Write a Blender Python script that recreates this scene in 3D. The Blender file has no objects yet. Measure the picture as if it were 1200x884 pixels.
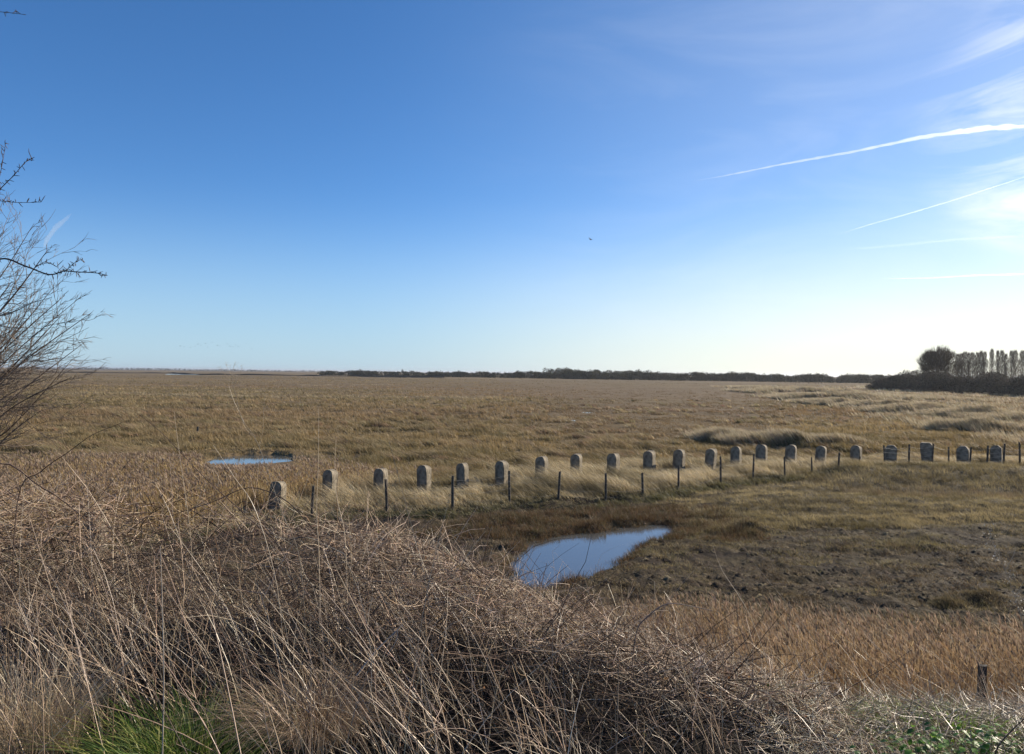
import bpy, math, random
import numpy as np
from mathutils import Vector, Matrix

R = math.radians
SC = bpy.context.scene
COL = SC.collection
rng = np.random.default_rng(7)
random.seed(7)

# ------------------------------------------------------------------ camera
CAM_Z = 4.4
FPX = 880.0
cam_d = bpy.data.cameras.new("camera")
cam = bpy.data.objects.new("camera", cam_d)
COL.objects.link(cam)
cam_d.sensor_width = 36
cam_d.lens = 36 * FPX / 1200
cam_d.clip_start = 0.05
cam_d.clip_end = 300000
CAM_M = (Matrix.Translation((0, 0, CAM_Z)) @ Matrix.Rotation(R(90 - 0.30), 4, 'X') @ Matrix.Rotation(R(0.61), 4, 'Z'))
cam.matrix_world = CAM_M
SC.camera = cam

# ------------------------------------------------------------------ light
SUN_AZ, SUN_EL = 60.0, 25.0           # degrees right of the view, above the horizon
SKY_STRENGTH = 0.11
world = bpy.data.worlds.new("World")
SC.world = world
world.use_nodes = True
wn, wl = world.node_tree.nodes, world.node_tree.links
wn.clear()
w_out = wn.new('ShaderNodeOutputWorld')
w_bg = wn.new('ShaderNodeBackground')
sky = wn.new('ShaderNodeTexSky')
sky.sky_type = 'NISHITA'
sky.sun_disc = False
sky.sun_elevation = R(SUN_EL)
sky.sun_rotation = R(SUN_AZ)
sky.altitude = 0
sky.air_density = 0.75
sky.dust_density = 0.25
sky.ozone_density = 4.5
w_bg.inputs['Strength'].default_value = SKY_STRENGTH
# thin high cirrus near the sun: direction-space noise mixed into the sky
geo = wn.new('ShaderNodeTexCoord')
cmap = wn.new('ShaderNodeMapping'); cmap.inputs['Rotation'].default_value = (0, R(-25), R(-20)); cmap.inputs['Scale'].default_value = (2.0, 2.0, 9.0)
wl.new(geo.outputs['Generated'], cmap.inputs['Vector'])
cn = wn.new('ShaderNodeTexNoise'); cn.inputs['Scale'].default_value = 1.6; cn.inputs['Detail'].default_value = 9; cn.inputs['Roughness'].default_value = 0.62; cn.inputs['Distortion'].default_value = 0.9
wl.new(cmap.outputs[0], cn.inputs['Vector'])
cr = wn.new('ShaderNodeMapRange'); cr.inputs['From Min'].default_value = 0.44; cr.inputs['From Max'].default_value = 0.74
wl.new(cn.outputs['Fac'], cr.inputs['Value'])
def dir_mask(az, el, c0, c1):
    d = (math.sin(R(az)) * math.cos(R(el)), math.cos(R(az)) * math.cos(R(el)), math.sin(R(el)))
    dp = wn.new('ShaderNodeVectorMath'); dp.operation = 'DOT_PRODUCT'; dp.inputs[1].default_value = d
    wl.new(geo.outputs['Generated'], dp.inputs[0])
    m = wn.new('ShaderNodeMapRange'); m.interpolation_type = 'SMOOTHSTEP'
    m.inputs['From Min'].default_value = math.cos(R(c0)); m.inputs['From Max'].default_value = math.cos(R(c1))
    wl.new(dp.outputs['Value'], m.inputs['Value'])
    return m.outputs[0]
mk = dir_mask(38, 15.5, 10.5, 1)
mul = wn.new('ShaderNodeMath'); mul.operation = 'MULTIPLY'
wl.new(cr.outputs[0], mul.inputs[0]); wl.new(mk, mul.inputs[1])
mk2 = dir_mask(48, 12, 55, 8)
mul2 = wn.new('ShaderNodeMath'); mul2.operation = 'MULTIPLY'
wl.new(cr.outputs[0], mul2.inputs[0]); wl.new(mk2, mul2.inputs[1])
mul2b = wn.new('ShaderNodeMath'); mul2b.operation = 'MULTIPLY_ADD'; mul2b.inputs[1].default_value = 0.10
wl.new(mul2.outputs[0], mul2b.inputs[0]); wl.new(mul.outputs[0], mul2b.inputs[2])
cmix = wn.new('ShaderNodeMix'); cmix.data_type = 'RGBA'
cmix.inputs['B'].default_value = (8.0, 8.1, 8.1, 1)
wl.new(mul2b.outputs[0], cmix.inputs['Factor'])
hsv = wn.new('ShaderNodeHueSaturation'); hsv.inputs['Saturation'].default_value = 1.15
hsv.inputs['Hue'].default_value = 0.501
hsv.inputs['Value'].default_value = 1.03
wl.new(sky.outputs[0], hsv.inputs['Color'])
wl.new(hsv.outputs[0], cmix.inputs['A'])
# thin high veil: pale all round the horizon, creamier and wider towards the sun
sx = wn.new('ShaderNodeSeparateXYZ'); wl.new(geo.outputs['Generated'], sx.inputs[0])
hz = wn.new('ShaderNodeMapRange'); hz.interpolation_type = 'SMOOTHERSTEP'
hz.inputs['From Min'].default_value = 0.26; hz.inputs['From Max'].default_value = -0.05; hz.inputs['To Max'].default_value = 0.80
wl.new(sx.outputs['Z'], hz.inputs['Value'])
sg = dir_mask(SUN_AZ - 8, 10, 66, 5)
vc = wn.new('ShaderNodeMix'); vc.data_type = 'RGBA'
vc.inputs['A'].default_value = (2.7, 3.9, 4.9, 1); vc.inputs['B'].default_value = (6.9, 6.7, 5.5, 1)
wl.new(sg, vc.inputs['Factor'])
vm = wn.new('ShaderNodeMath'); vm.operation = 'MULTIPLY_ADD'; vm.inputs[1].default_value = 0.14; vm.use_clamp = True
wl.new(sg, vm.inputs[0]); wl.new(hz.outputs[0], vm.inputs[2])
vmix = wn.new('ShaderNodeMix'); vmix.data_type = 'RGBA'
wl.new(vm.outputs[0], vmix.inputs['Factor']); wl.new(hsv.outputs[0], vmix.inputs['A']); wl.new(vc.outputs['Result'], vmix.inputs['B'])
wl.new(vmix.outputs['Result'], cmix.inputs['A'])
wl.new(cmix.outputs['Result'], w_bg.inputs['Color'])
wl.new(w_bg.outputs[0], w_out.inputs[0])

sun_d = bpy.data.lights.new("sun", 'SUN')
sun_d.energy = 5.0
sun_d.angle = R(0.5)
sun_d.color = (1.0, 0.89, 0.72)
sun = bpy.data.objects.new("sun", sun_d)
COL.objects.link(sun)
SUN_DIR = Vector((math.sin(R(SUN_AZ)) * math.cos(R(SUN_EL)), math.cos(R(SUN_AZ)) * math.cos(R(SUN_EL)), math.sin(R(SUN_EL))))
sun.rotation_euler = (-SUN_DIR).to_track_quat('-Z', 'Y').to_euler()

vs = SC.view_settings
vs.view_transform = 'Standard'; vs.look = 'None'; vs.gamma = 1.0; vs.use_curve_mapping = False
vs.exposure = 0.54
SC.render.engine = 'CYCLES'
SC.cycles.use_denoising = True
SC.cycles.denoiser = 'OPENIMAGEDENOISE'
SC.cycles.denoising_input_passes = 'RGB_ALBEDO_NORMAL'
SC.cycles.denoising_prefilter = 'ACCURATE'
SC.cycles.max_bounces = 6
SC.cycles.diffuse_bounces = 3
SC.cycles.transparent_max_bounces = 12
SC.cycles.volume_bounces = 0
SC.cycles.sample_clamp_indirect = 6

# ------------------------------------------------------------------ helpers
def lin(r, g, b):
    f = lambda c: ((c / 255 + 0.055) / 1.055) ** 2.4 if c > 10 else c / 255 / 12.92
    return np.array([f(r), f(g), f(b)])

def ray(px, py):
    d = Vector(((px - 600) / FPX, (442 - py) / FPX, -1.0))
    return CAM_M.to_3x3() @ d

def on_plane(px, py, z=0.0):
    d = ray(px, py)
    t = (z - CAM_Z) / d.z
    return Vector((d.x * t, d.y * t, z))

def at(px, py, Y):
    """world point seen at photo pixel (px,py) at distance Y along +y"""
    d = ray(px, py)
    t = Y / d.y
    return Vector((d.x * t, Y, CAM_Z + d.z * t))

def h_int(ix, iy, seed):
    n = (ix.astype(np.int64) * 374761393 + iy.astype(np.int64) * 668265263 + seed * 1442695041) & 0xFFFFFFFF
    n = ((n ^ (n >> 13)) * 1274126177) & 0xFFFFFFFF
    n = (n ^ (n >> 16)) & 0xFFFFFFFF
    return n.astype(np.float64) / 2147483647.5 - 1.0

def noise(x, y, seed=0):
    x = np.asarray(x, float); y = np.asarray(y, float)
    ix = np.floor(x); iy = np.floor(y)
    fx = x - ix; fy = y - iy
    fx = fx * fx * (3 - 2 * fx); fy = fy * fy * (3 - 2 * fy)
    a = h_int(ix, iy, seed); b = h_int(ix + 1, iy, seed)
    c = h_int(ix, iy + 1, seed); d = h_int(ix + 1, iy + 1, seed)
    return (a * (1 - fx) + b * fx) * (1 - fy) + (c * (1 - fx) + d * fx) * fy

def fbm(x, y, octv=4, seed=0):
    s = 0; a = 1.0; t = 0
    for i in range(octv):
        s = s + a * noise(x * 2 ** i + 17.3 * i, y * 2 ** i - 9.1 * i, seed + i); t += a; a *= 0.55
    return s / t

def sstep(e0, e1, x):
    t = np.clip((x - e0) / (e1 - e0), 0, 1)
    return t * t * (3 - 2 * t)

def poly_sdf(poly, x, y):
    """signed distance (negative inside)"""
    x = np.asarray(x, float); y = np.asarray(y, float)
    d = np.full(x.shape, 1e9); inside = np.zeros(x.shape, bool)
    n = len(poly)
    for i in range(n):
        ax, ay = poly[i][0], poly[i][1]; bx, by = poly[(i + 1) % n][0], poly[(i + 1) % n][1]
        ex, ey = bx - ax, by - ay
        t = np.clip(((x - ax) * ex + (y - ay) * ey) / (ex * ex + ey * ey + 1e-12), 0, 1)
        d = np.minimum(d, np.hypot(x - ax - t * ex, y - ay - t * ey))
        c = ((ay > y) != (by > y)) & (x < (bx - ax) * (y - ay) / (by - ay + 1e-12) + ax)
        inside ^= c
    return np.where(inside, -d, d)

# ------------------------------------------------------------------ layout data (photo pixels -> ground)
WATER_Z = -0.10
POOL = [on_plane(px, py, WATER_Z) for px, py in
        [(604, 660), (610, 648), (626, 638), (655, 629), (690, 626), (715, 622), (752, 618), (786, 618), (784, 626), (768, 634), (748, 641), (738, 652), (722, 660), (700, 667), (690, 676), (664, 682), (640, 690), (612, 690), (600, 675)]]
POOL_B = [on_plane(px, py, WATER_Z) for px, py in
          [(246, 541), (255, 536.5), (285, 533.5), (320, 533.5), (343, 535), (338, 540), (300, 544), (262, 544)]]
SMALL_POOLS = []
for (px, py, w, dd) in [(689, 484, 1.3, 2.2), (673, 493.5, 0.7, 1.3), (643, 486, 0.35, .9)]:
    c = on_plane(px, py, 0.0)
    SMALL_POOLS.append((c.x, c.y, w * .5, dd * .5))

# pillars: (pixel x of centre, pixel y of top)
PIL = [(113, 598), (325, 562), (386, 551), (447, 547.5), (498, 545), (543, 541), (589, 539), (635, 535), (676.5, 532.5), (719, 531), (762, 528),
       (795, 527), (832, 526), (862.5, 524), (893, 520.5), (926, 521), (961, 521.5), (1003.5, 521.5), (1044, 521.5), (1087, 519.5), (1129, 521.5), (1168.5, 521)]
PIL_TOP = 1.02
PIL_POS = [on_plane(px, py, PIL_TOP) for px, py in PIL]
_px = np.array([p.x for p in PIL_POS]); _py = np.array([p.y for p in PIL_POS])
_px2 = np.concatenate([[-40, -18], _px, [45, 200]]); _py2 = np.concatenate([[11, 15], _py, [40, 70]])
def pil_line(x):
    return np.interp(x, _px2, _py2)

MOUNDS = [(876, 619, .48, .24), (1150, 700, .40, .15), (1110, 706, .3, .08)]
HUMM = []   # hummocks: cx, cy, rx, ry, h
def humm(px0, px1, py, h, ry, curve=0):
    a = on_plane(px0, py); b = on_plane(px1, py)
    HUMM.append(((a.x + b.x) / 2, a.y, (b.x - a.x) / 2, ry, h))
humm(826, 878, 518, .40, 1.6)
humm(862, 940, 524, .42, 1.8)
humm(920, 1010, 525, .32, 1.6)
humm(1000, 1062, 479, .95, 3.2)
humm(1040, 1112, 485, .95, 3.2)
humm(1100, 1168, 490, .85, 2.8)
humm(1150, 1225, 494, .5, 4)
humm(1108, 1165, 506, .7, 1.8)
humm(1150, 1225, 508, .4, 2.4)
humm(962, 1003, 475.5, .6, 5)
humm(930, 1008, 469, 1.1, 6)
humm(890, 985, 461, 1.1, 9)
humm(1000, 1120, 470, .5, 12)
humm(880, 902, 456.5, .5, 12)

FPX_ = [(160, 628), (365, 612), (453, 604), (531, 603), (598, 593), (653, 590.5), (709, 590), (754, 585.5), (796, 579), (845, 570), (882, 564.5), (920, 562), (982, 557.5)]
_fp = [on_plane(a, b) for a, b in FPX_]
_fx = np.array([-30] + [p.x for p in _fp] + [60]); _fy = np.array([14] + [p.y for p in _fp] + [44])
def fence_line(x):
    return np.interp(x, _fx, _fy)

def marsh_mask(x, y):          # 1 beyond the pillar line
    return sstep(0.5, 3.5, y - pil_line(x))

DY_X = np.array([-40, -5, -3.4, -1.9, -1.06, -.23, .27, .78, 1.25, 1.67, 2.05, 2.6, 4, 40.])
DY_Y = np.array([5.2, 5.2, 5.0, 5.3, 5.3, 4.9, 4.7, 4.5, 4.35, 4.2, 4.0, 3.95, 4.1, 4.1])
DY_Z = np.array([3.66, 3.66, 3.57, 3.44, 3.33, 3.14, 2.95, 2.84, 2.71, 2.60, 2.53, 2.50, 2.50, 2.50])
def bank_ground(x, y):
    yc = np.interp(x, DY_X, DY_Y)
    top = np.interp(x, [0, 1, 1.7, 2.2], [2.60, 2.56, 2.50, 2.47])
    t = sstep(-0.1, 4.6, y - yc)
    back = sstep(-5, -10, y)
    return top * (1 - t) * (1 - back)

def canopy(x, y):
    """height of the bramble and dead-grass mass above the bank"""
    yc = np.interp(x, DY_X, DY_Y); zc = np.interp(x, DY_X, DY_Z)
    g = bank_ground(x, y)
    gc = np.interp(x, [0, 1, 1.7, 2.2], [2.60, 2.56, 2.50, 2.47])
    rise = np.maximum(zc - gc, 0.02)
    f = np.where(y < yc, sstep(-1.7, -0.05, y - yc), 1 - sstep(0.1, 1.9, y - yc))
    return g + rise * f

def plain(x, y):
    """the smoother brown flat in the right half of the marsh"""
    u = x / np.maximum(y, .1)
    return sstep(-.05, .10, u + .08 * fbm(x / 20, y / 12, 2, 12)) * sstep(44, 55, y) * (1 - sstep(.30, .40, u))

def H(x, y):
    x = np.asarray(x, float); y = np.asarray(y, float)
    r = np.hypot(x, y)
    m = marsh_mask(x, y)
    z = .04 * fbm(x / 5, y / 5, 3, 1) + .10 * fbm(x / 45, y / 45, 2, 5) * sstep(45, 120, r)
    # marsh tussocks
    tus = fbm(x / 1.5, y / 1.9, 3, 11)
    z = z + m * (.34 * np.maximum(tus, -.15)) * (1 - sstep(90, 220, r)) * (1 - .75 * plain(x, y)) * (.6 + .4 * noise(x / 9, y / 9, 3))
    z = z + m * .22 * np.maximum(fbm(x / 14, y / 5, 2, 31), 0) * sstep(60, 90, r) * (1 - sstep(600, 900, r))
    # trampled mud clods between the bank and the fence
    mud = (1 - m) * sstep(7, 10, y) * (1 - sstep(0, 3, y - (pil_line(x) - 5)))
    cl = fbm(x / .75, y / .45, 3, 21)
    z = z + mud * (.10 * cl + .035 * fbm(x / .16, y / .16, 2, 24) + .05 * fbm(x / 1.6, y / 1.6, 2, 23))
    # low ridge that carries the pillars
    yp = pil_line(x)
    yf = fence_line(x)
    z = z + (.16 * sstep(-.9, .35, y - yf) * (1 - .8 * sstep(-3.2, -.6, y - yp)) * (1 - sstep(-.2, 2.5, y - yp)) + .05 * fbm(x / 1.2, y / 1.2, 2, 14) * sstep(-1, 0, y - yf)) * sstep(-14, -8, x) * (1 - sstep(9, 14, x))
    # grass mound right of the pool
    z = z + .30 * sstep(5.5, 11, x) * (1 - sstep(0, 5, np.abs(y - 24.0) - 1.2)) * (1 - sstep(60, 80, x)) * (.8 + .3 * noise(x / 3, y / 2, 4))
    # right bank with the shaded trench in front
    rb = sstep(12.5, 15.5, x) * (1 - sstep(80, 90, x))
    z = z + rb * (.42 * np.exp(-((y - 33.8 - .03 * (x - 20)) / 1.9) ** 2) - .40 * np.exp(-((y - 28.6 - .02 * (x - 20)) / 1.4) ** 2))
    z = z - (1 - rb) * sstep(8, 11, x) * .12 * np.exp(-((y - 29) / 1.0) ** 2)
    for (cx, cy, rx, ry, hh) in HUMM:
        u = (x - cx) / rx; v = (y - cy) / ry
        near = (np.abs(u) < 1.6) & (np.abs(v) < 4)
        bump = hh * np.exp(-np.abs(u) ** 4) * np.where(v < 0, np.exp(-(v * 1.7) ** 2), np.exp(-(v * .55) ** 2)) * (.8 + .4 * noise(x / (rx * .3), y / 4, 8))
        z = z + np.where(near, bump, 0)
    # isolated dark mud lumps
    for (px, py, rr, hh) in MOUNDS:
        c = on_plane(px, py, .05)
        z = z + hh * np.exp(-(((x - c.x) / rr) ** 2 + ((y - c.y) / (rr * .8)) ** 2))
    u_ = 600 + x / np.maximum(y, .1) * FPX
    fb = sstep(225, 245, u_) * (1 - sstep(350, 375, u_)) * sstep(29, 30.5, y) * (1 - sstep(0, 1.5, y - min(p.y for p in POOL_B) - .5))
    z = z * (1 - fb) - .08 * fb
    # earth lip behind the left pool
    c = on_plane(285, 531)
    z = z + .08 * np.exp(-(((x - c.x) / 2.4) ** 2 + ((y - c.y - 1.0) / .6) ** 2))
    c = on_plane(97, 449.5)
    z = z + .9 * np.exp(-(((x - c.x) / 4.5) ** 2 + ((y - c.y) / 3) ** 2))
    # pools
    for P, dep in ((POOL, .34), (POOL_B, .30)):
        xs = [p.x for p in P]; ys = [p.y for p in P]
        sel = (x > min(xs) - 3) & (x < max(xs) + 3) & (y > min(ys) - 3) & (y < max(ys) + 3)
        if np.any(sel):
            sd = poly_sdf(P, x[sel], y[sel]) + .34 * fbm(x[sel] / .45, y[sel] / .6, 3, 41)
            k = sstep(.55, -.55, sd) if False else 1 - sstep(-.45, .45, sd)
            zz = z[sel]
            z[sel] = zz * (1 - k) + (-dep + .5 * zz * 0) * k
    for (cx, cy, a, b) in SMALL_POOLS:
        k = 1 - sstep(.9, 1.8, np.hypot((x - cx) / a, (y - cy) / b))
        z = z * (1 - k) + (-.02) * k
    bg = bank_ground(x, y)
    kb = sstep(0.02, .5, bg)
    return z * (1 - kb) + bg + kb * .05 * fbm(x / .6, y / .6, 3, 51)

def H1(x, y):
    return float(H(np.array([x], float), np.array([y], float))[0])

# ------------------------------------------------------------------ materials
def mat_attr(name, rough=0.8, transl=0.0, spec=0.2, var=0.25, var_scale=4.0, bump=0.0, bump_scale=20.0, coarse=None):
    """material whose colour is the mesh's own 'col' attribute broken up by noise"""
    m = bpy.data.materials.new(name); m.use_nodes = True
    n, l = m.node_tree.nodes, m.node_tree.links
    n.clear()
    out = n.new('ShaderNodeOutputMaterial')
    at_ = n.new('ShaderNodeAttribute'); at_.attribute_name = 'col'
    tc = n.new('ShaderNodeNewGeometry')
    nz = n.new('ShaderNodeTexNoise'); nz.inputs['Scale'].default_value = var_scale; nz.inputs['Detail'].default_value = 5
    l.new(tc.outputs['Position'], nz.inputs['Vector'])
    mr = n.new('ShaderNodeMapRange'); mr.inputs['From Min'].default_value = .3; mr.inputs['From Max'].default_value = .7
    mr.inputs['To Min'].default_value = 1 - var; mr.inputs['To Max'].default_value = 1 + var
    l.new(nz.outputs['Fac'], mr.inputs['Value'])
    mx = n.new('ShaderNodeVectorMath'); mx.operation = 'SCALE'
    l.new(at_.outputs['Color'], mx.inputs[0]); l.new(mr.outputs[0], mx.inputs['Scale'])
    p = n.new('ShaderNodeBsdfPrincipled')
    p.inputs['Roughness'].default_value = rough
    p.inputs['Specular IOR Level'].default_value = spec
    l.new(mx.outputs[0], p.inputs['Base Color'])
    if bump:
        bn = n.new('ShaderNodeTexNoise'); bn.inputs['Scale'].default_value = bump_scale; bn.inputs['Detail'].default_value = 8; bn.inputs['Roughness'].default_value = .65
        l.new(tc.outputs['Position'], bn.inputs['Vector'])
        bp = n.new('ShaderNodeBump'); bp.inputs['Strength'].default_value = .9; bp.inputs['Distance'].default_value = bump
        l.new(bn.outputs['Fac'], bp.inputs['Height']); l.new(bp.outputs[0], p.inputs['Normal'])
    last = p.outputs[0]
    if transl:
        t = n.new('ShaderNodeBsdfTranslucent'); l.new(mx.outputs[0], t.inputs['Color'])
        ms = n.new('ShaderNodeMixShader'); ms.inputs[0].default_value = transl
        l.new(p.outputs[0], ms.inputs[1]); l.new(t.outputs[0], ms.inputs[2]); last = ms.outputs[0]
    l.new(last, out.inputs[0])
    return m

def mat_simple(name, c1, c2, scale=8, rough=.85, bump=.01, spec=.25, detail=8, lo=.35, hi=.65):
    m = bpy.data.materials.new(name); m.use_nodes = True
    n, l = m.node_tree.nodes, m.node_tree.links
    p = n['Principled BSDF']; p.inputs['Roughness'].default_value = rough; p.inputs['Specular IOR Level'].default_value = spec
    tc = n.new('ShaderNodeTexCoord'); nz = n.new('ShaderNodeTexNoise'); nz.inputs['Scale'].default_value = scale; nz.inputs['Detail'].default_value = detail
    l.new(tc.outputs['Object'], nz.inputs['Vector'])
    cr_ = n.new('ShaderNodeValToRGB')
    cr_.color_ramp.elements[0].position = lo; cr_.color_ramp.elements[0].color = (*c1, 1)
    cr_.color_ramp.elements[1].position = hi; cr_.color_ramp.elements[1].color = (*c2, 1)
    l.new(nz.outputs['Fac'], cr_.inputs[0]); l.new(cr_.outputs[0], p.inputs['Base Color'])
    bp = n.new('ShaderNodeBump'); bp.inputs['Distance'].default_value = bump; bp.inputs['Strength'].default_value = 1
    n2 = n.new('ShaderNodeTexNoise'); n2.inputs['Scale'].default_value = scale * 4; n2.inputs['Detail'].default_value = 6
    l.new(tc.outputs['Object'], n2.inputs['Vector'])
    l.new(n2.outputs['Fac'], bp.inputs['Height']); l.new(bp.outputs[0], p.inputs['Normal'])
    return m

M_ground = mat_attr('ground_soil', .9, 0, .15, .30, 2.2, .05, 9)
M_grass = mat_attr('dry_grass', .6, .38, .3, .12, 1.5)
M_scrub = mat_attr('scrub_twigs', .85, .10, .1, .15, .2)
M_stem = mat_attr('dry_stem', .38, .12, .5, .15, 30)
M_twig = mat_attr('bramble_twig', .6, .0, .3, .2, 30)
M_green = mat_attr('green_blade', .45, .45, .4, .15, 12)
M_conc = mat_simple('lichened_concrete', (.115, .098, .070), (.31, .26, .19), 6, .9, .02)
M_post = mat_simple('weathered_post', (.045, .038, .03), (.13, .11, .085), 14, .85, .006)
M_wire = mat_simple('galvanised_wire', (.22, .2, .17), (.38, .36, .33), 30, .5, .001, .5)
M_bark = mat_simple('shrub_bark', (.05, .038, .03), (.13, .10, .08), 40, .8, .003)
M_tbark = mat_simple('tree_bark', (.05, .045, .038), (.10, .09, .075), 2, .9, .03)
M_bird = mat_simple('dark_feathers', (.012, .012, .014), (.03, .03, .032), 10, .7, .002)

M_water = bpy.data.materials.new('pool_water'); M_water.use_nodes = True
_n, _l = M_water.node_tree.nodes, M_water.node_tree.links
_p = _n['Principled BSDF']; _p.inputs['Base Color'].default_value = (.085, .088, .085, 1)
_p.inputs['Roughness'].default_value = .04; _p.inputs['IOR'].default_value = 1.45; _p.inputs['Specular IOR Level'].default_value = 1.0
_g = _n.new('ShaderNodeNewGeometry'); _mp = _n.new('ShaderNodeMapping'); _mp.inputs['Scale'].default_value = (1.0, 5.0, 1)
_w = _n.new('ShaderNodeTexNoise'); _w.inputs['Scale'].default_value = 3.0; _w.inputs['Detail'].default_value = 4
_b = _n.new('ShaderNodeBump'); _b.inputs['Distance'].default_value = .0012; _b.inputs['Strength'].default_value = .8
_l.new(_g.outputs['Position'], _mp.inputs['Vector']); _l.new(_mp.outputs[0], _w.inputs['Vector']); _l.new(_w.outputs['Fac'], _b.inputs['Height']); _l.new(_b.outputs[0], _p.inputs['Normal'])

# ------------------------------------------------------------------ mesh builders
def make_mesh(name, chunks, mat, smooth=False):
    """chunks: list of (V(n,3), F(m,3), C(n,3) or None)"""
    V = np.concatenate([c[0] for c in chunks]).astype(np.float32)
    off = np.cumsum([0] + [len(c[0]) for c in chunks[:-1]])
    F = np.concatenate([c[1] + o for c, o in zip(chunks, off)]).astype(np.int32)
    me = bpy.data.meshes.new(name)
    me.vertices.add(len(V)); me.vertices.foreach_set('co', V.ravel())
    k = F.shape[1]
    me.loops.add(F.size); me.loops.foreach_set('vertex_index', F.ravel())
    me.polygons.add(len(F))
    me.polygons.foreach_set('loop_start', np.arange(0, F.size, k, dtype=np.int32))
    if smooth: me.polygons.foreach_set('use_smooth', np.ones(len(F), bool))
    if chunks[0][2] is not None:
        C = np.concatenate([c[2] for c in chunks])
        C4 = np.ones((len(C), 4), np.float32); C4[:, :3] = C
        a = me.attributes.new('col', 'FLOAT_COLOR', 'POINT'); a.data.foreach_set('color', C4.ravel())
    me.update(calc_edges=True)
    me.materials.append(mat)
    return me

def obj(name, me, parent=None, label=None, cat=None, group=None, kind=None, loc=None):
    o = bpy.data.objects.new(name, me); COL.objects.link(o)
    if loc is not None: o.location = loc
    if parent is not None: o.parent = parent
    if label: o['label'] = label
    if cat: o['category'] = cat
    if group: o['group'] = group
    if kind: o['kind'] = kind
    return o

def blades(P, h, w, lean, col, seg=1, droop=0.0, tipdark=None):
    """P (n,3) roots, h (n), w (n), lean (n,2) sideways travel as a share of height, col (n,3)"""
    n = len(P)
    ang = rng.uniform(0, math.pi, n)
    side = np.stack([np.cos(ang), np.sin(ang), np.zeros(n)], 1)
    lv = []
    cols = []
    for s in range(seg + 1):
        t = s / seg
        c = P.copy()
        k = t ** 1.5
        c[:, 0] += lean[:, 0] * h * k; c[:, 1] += lean[:, 1] * h * k
        c[:, 2] += h * (t - droop * t ** 2.5)
        if s < seg:
            ww = (w * (1 - .75 * t) * .5)[:, None]
            lv += [c - side * ww, c + side * ww]
        else:
            lv.append(c)
    V = np.stack(lv, 1)                     # n, 2seg+1, 3
    m = 2 * seg + 1
    f = []
    for s in range(seg - 1):
        a = 2 * s
        f += [(a, a + 1, a + 3), (a, a + 3, a + 2)]
    a = 2 * (seg - 1)
    f.append((a, a + 1, a + 2))
    f = np.array(f)
    F = (np.arange(n)[:, None, None] * m + f[None]).reshape(-1, 3)
    C = np.repeat(col, m, 0)
    return V.reshape(-1, 3), F, C

def tubes(pts, rad, col):
    """pts (n,k,3), rad (n,k), col (n,3): thin three-sided tubes"""
    n, k, _ = pts.shape
    T = np.zeros_like(pts)
    T[:, 1:-1] = pts[:, 2:] - pts[:, :-2]; T[:, 0] = pts[:, 1] - pts[:, 0]; T[:, -1] = pts[:, -1] - pts[:, -2]
    T /= np.linalg.norm(T, axis=2, keepdims=True) + 1e-9
    ref = rng.normal(size=(n, 1, 3)) * np.ones((1, k, 1))
    A = np.cross(T, ref); A /= np.linalg.norm(A, axis=2, keepdims=True) + 1e-9
    B = np.cross(T, A)
    rings = []
    for q in range(3):
        a = 2 * math.pi * q / 3
        rings.append(pts + (A * math.cos(a) + B * math.sin(a)) * rad[:, :, None])
    V = np.stack(rings, 2)                  # n,k,3,3
    f = []
    for s in range(k - 1):
        for q in range(3):
            a = s * 3 + q; b = s * 3 + (q + 1) % 3
            f += [(a, b, b + 3), (a, b + 3, a + 3)]
    f = np.array(f)
    F = (np.arange(n)[:, None, None] * (3 * k) + f[None]).reshape(-1, 3)
    return V.reshape(-1, 3), F, np.repeat(col, 3 * k, 0)

def tube_list(paths, col, radf):
    """paths: list of lists of points with radius (x,y,z,r), different lengths"""
    out = []
    byk = {}
    for p in paths: byk.setdefault(len(p), []).append(p)
    for k, ps in byk.items():
        a = np.array([[tuple(q) for q in p] for p in ps], float)
        c = np.repeat(np.array(col)[None], len(ps), 0) * rng.uniform(.8, 1.2, (len(ps), 1))
        out.append(tubes(a[:, :, :3], a[:, :, 3], c))
    return out

def palette(n, cols, weights=None, jit=.12):
    cols = np.array(cols)
    i = rng.choice(len(cols), n, p=weights)
    return cols[i] * (1 + rng.normal(0, jit, (n, 1))).clip(.55, 1.5) * (1 + rng.normal(0, .03, (n, 3)))

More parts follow.
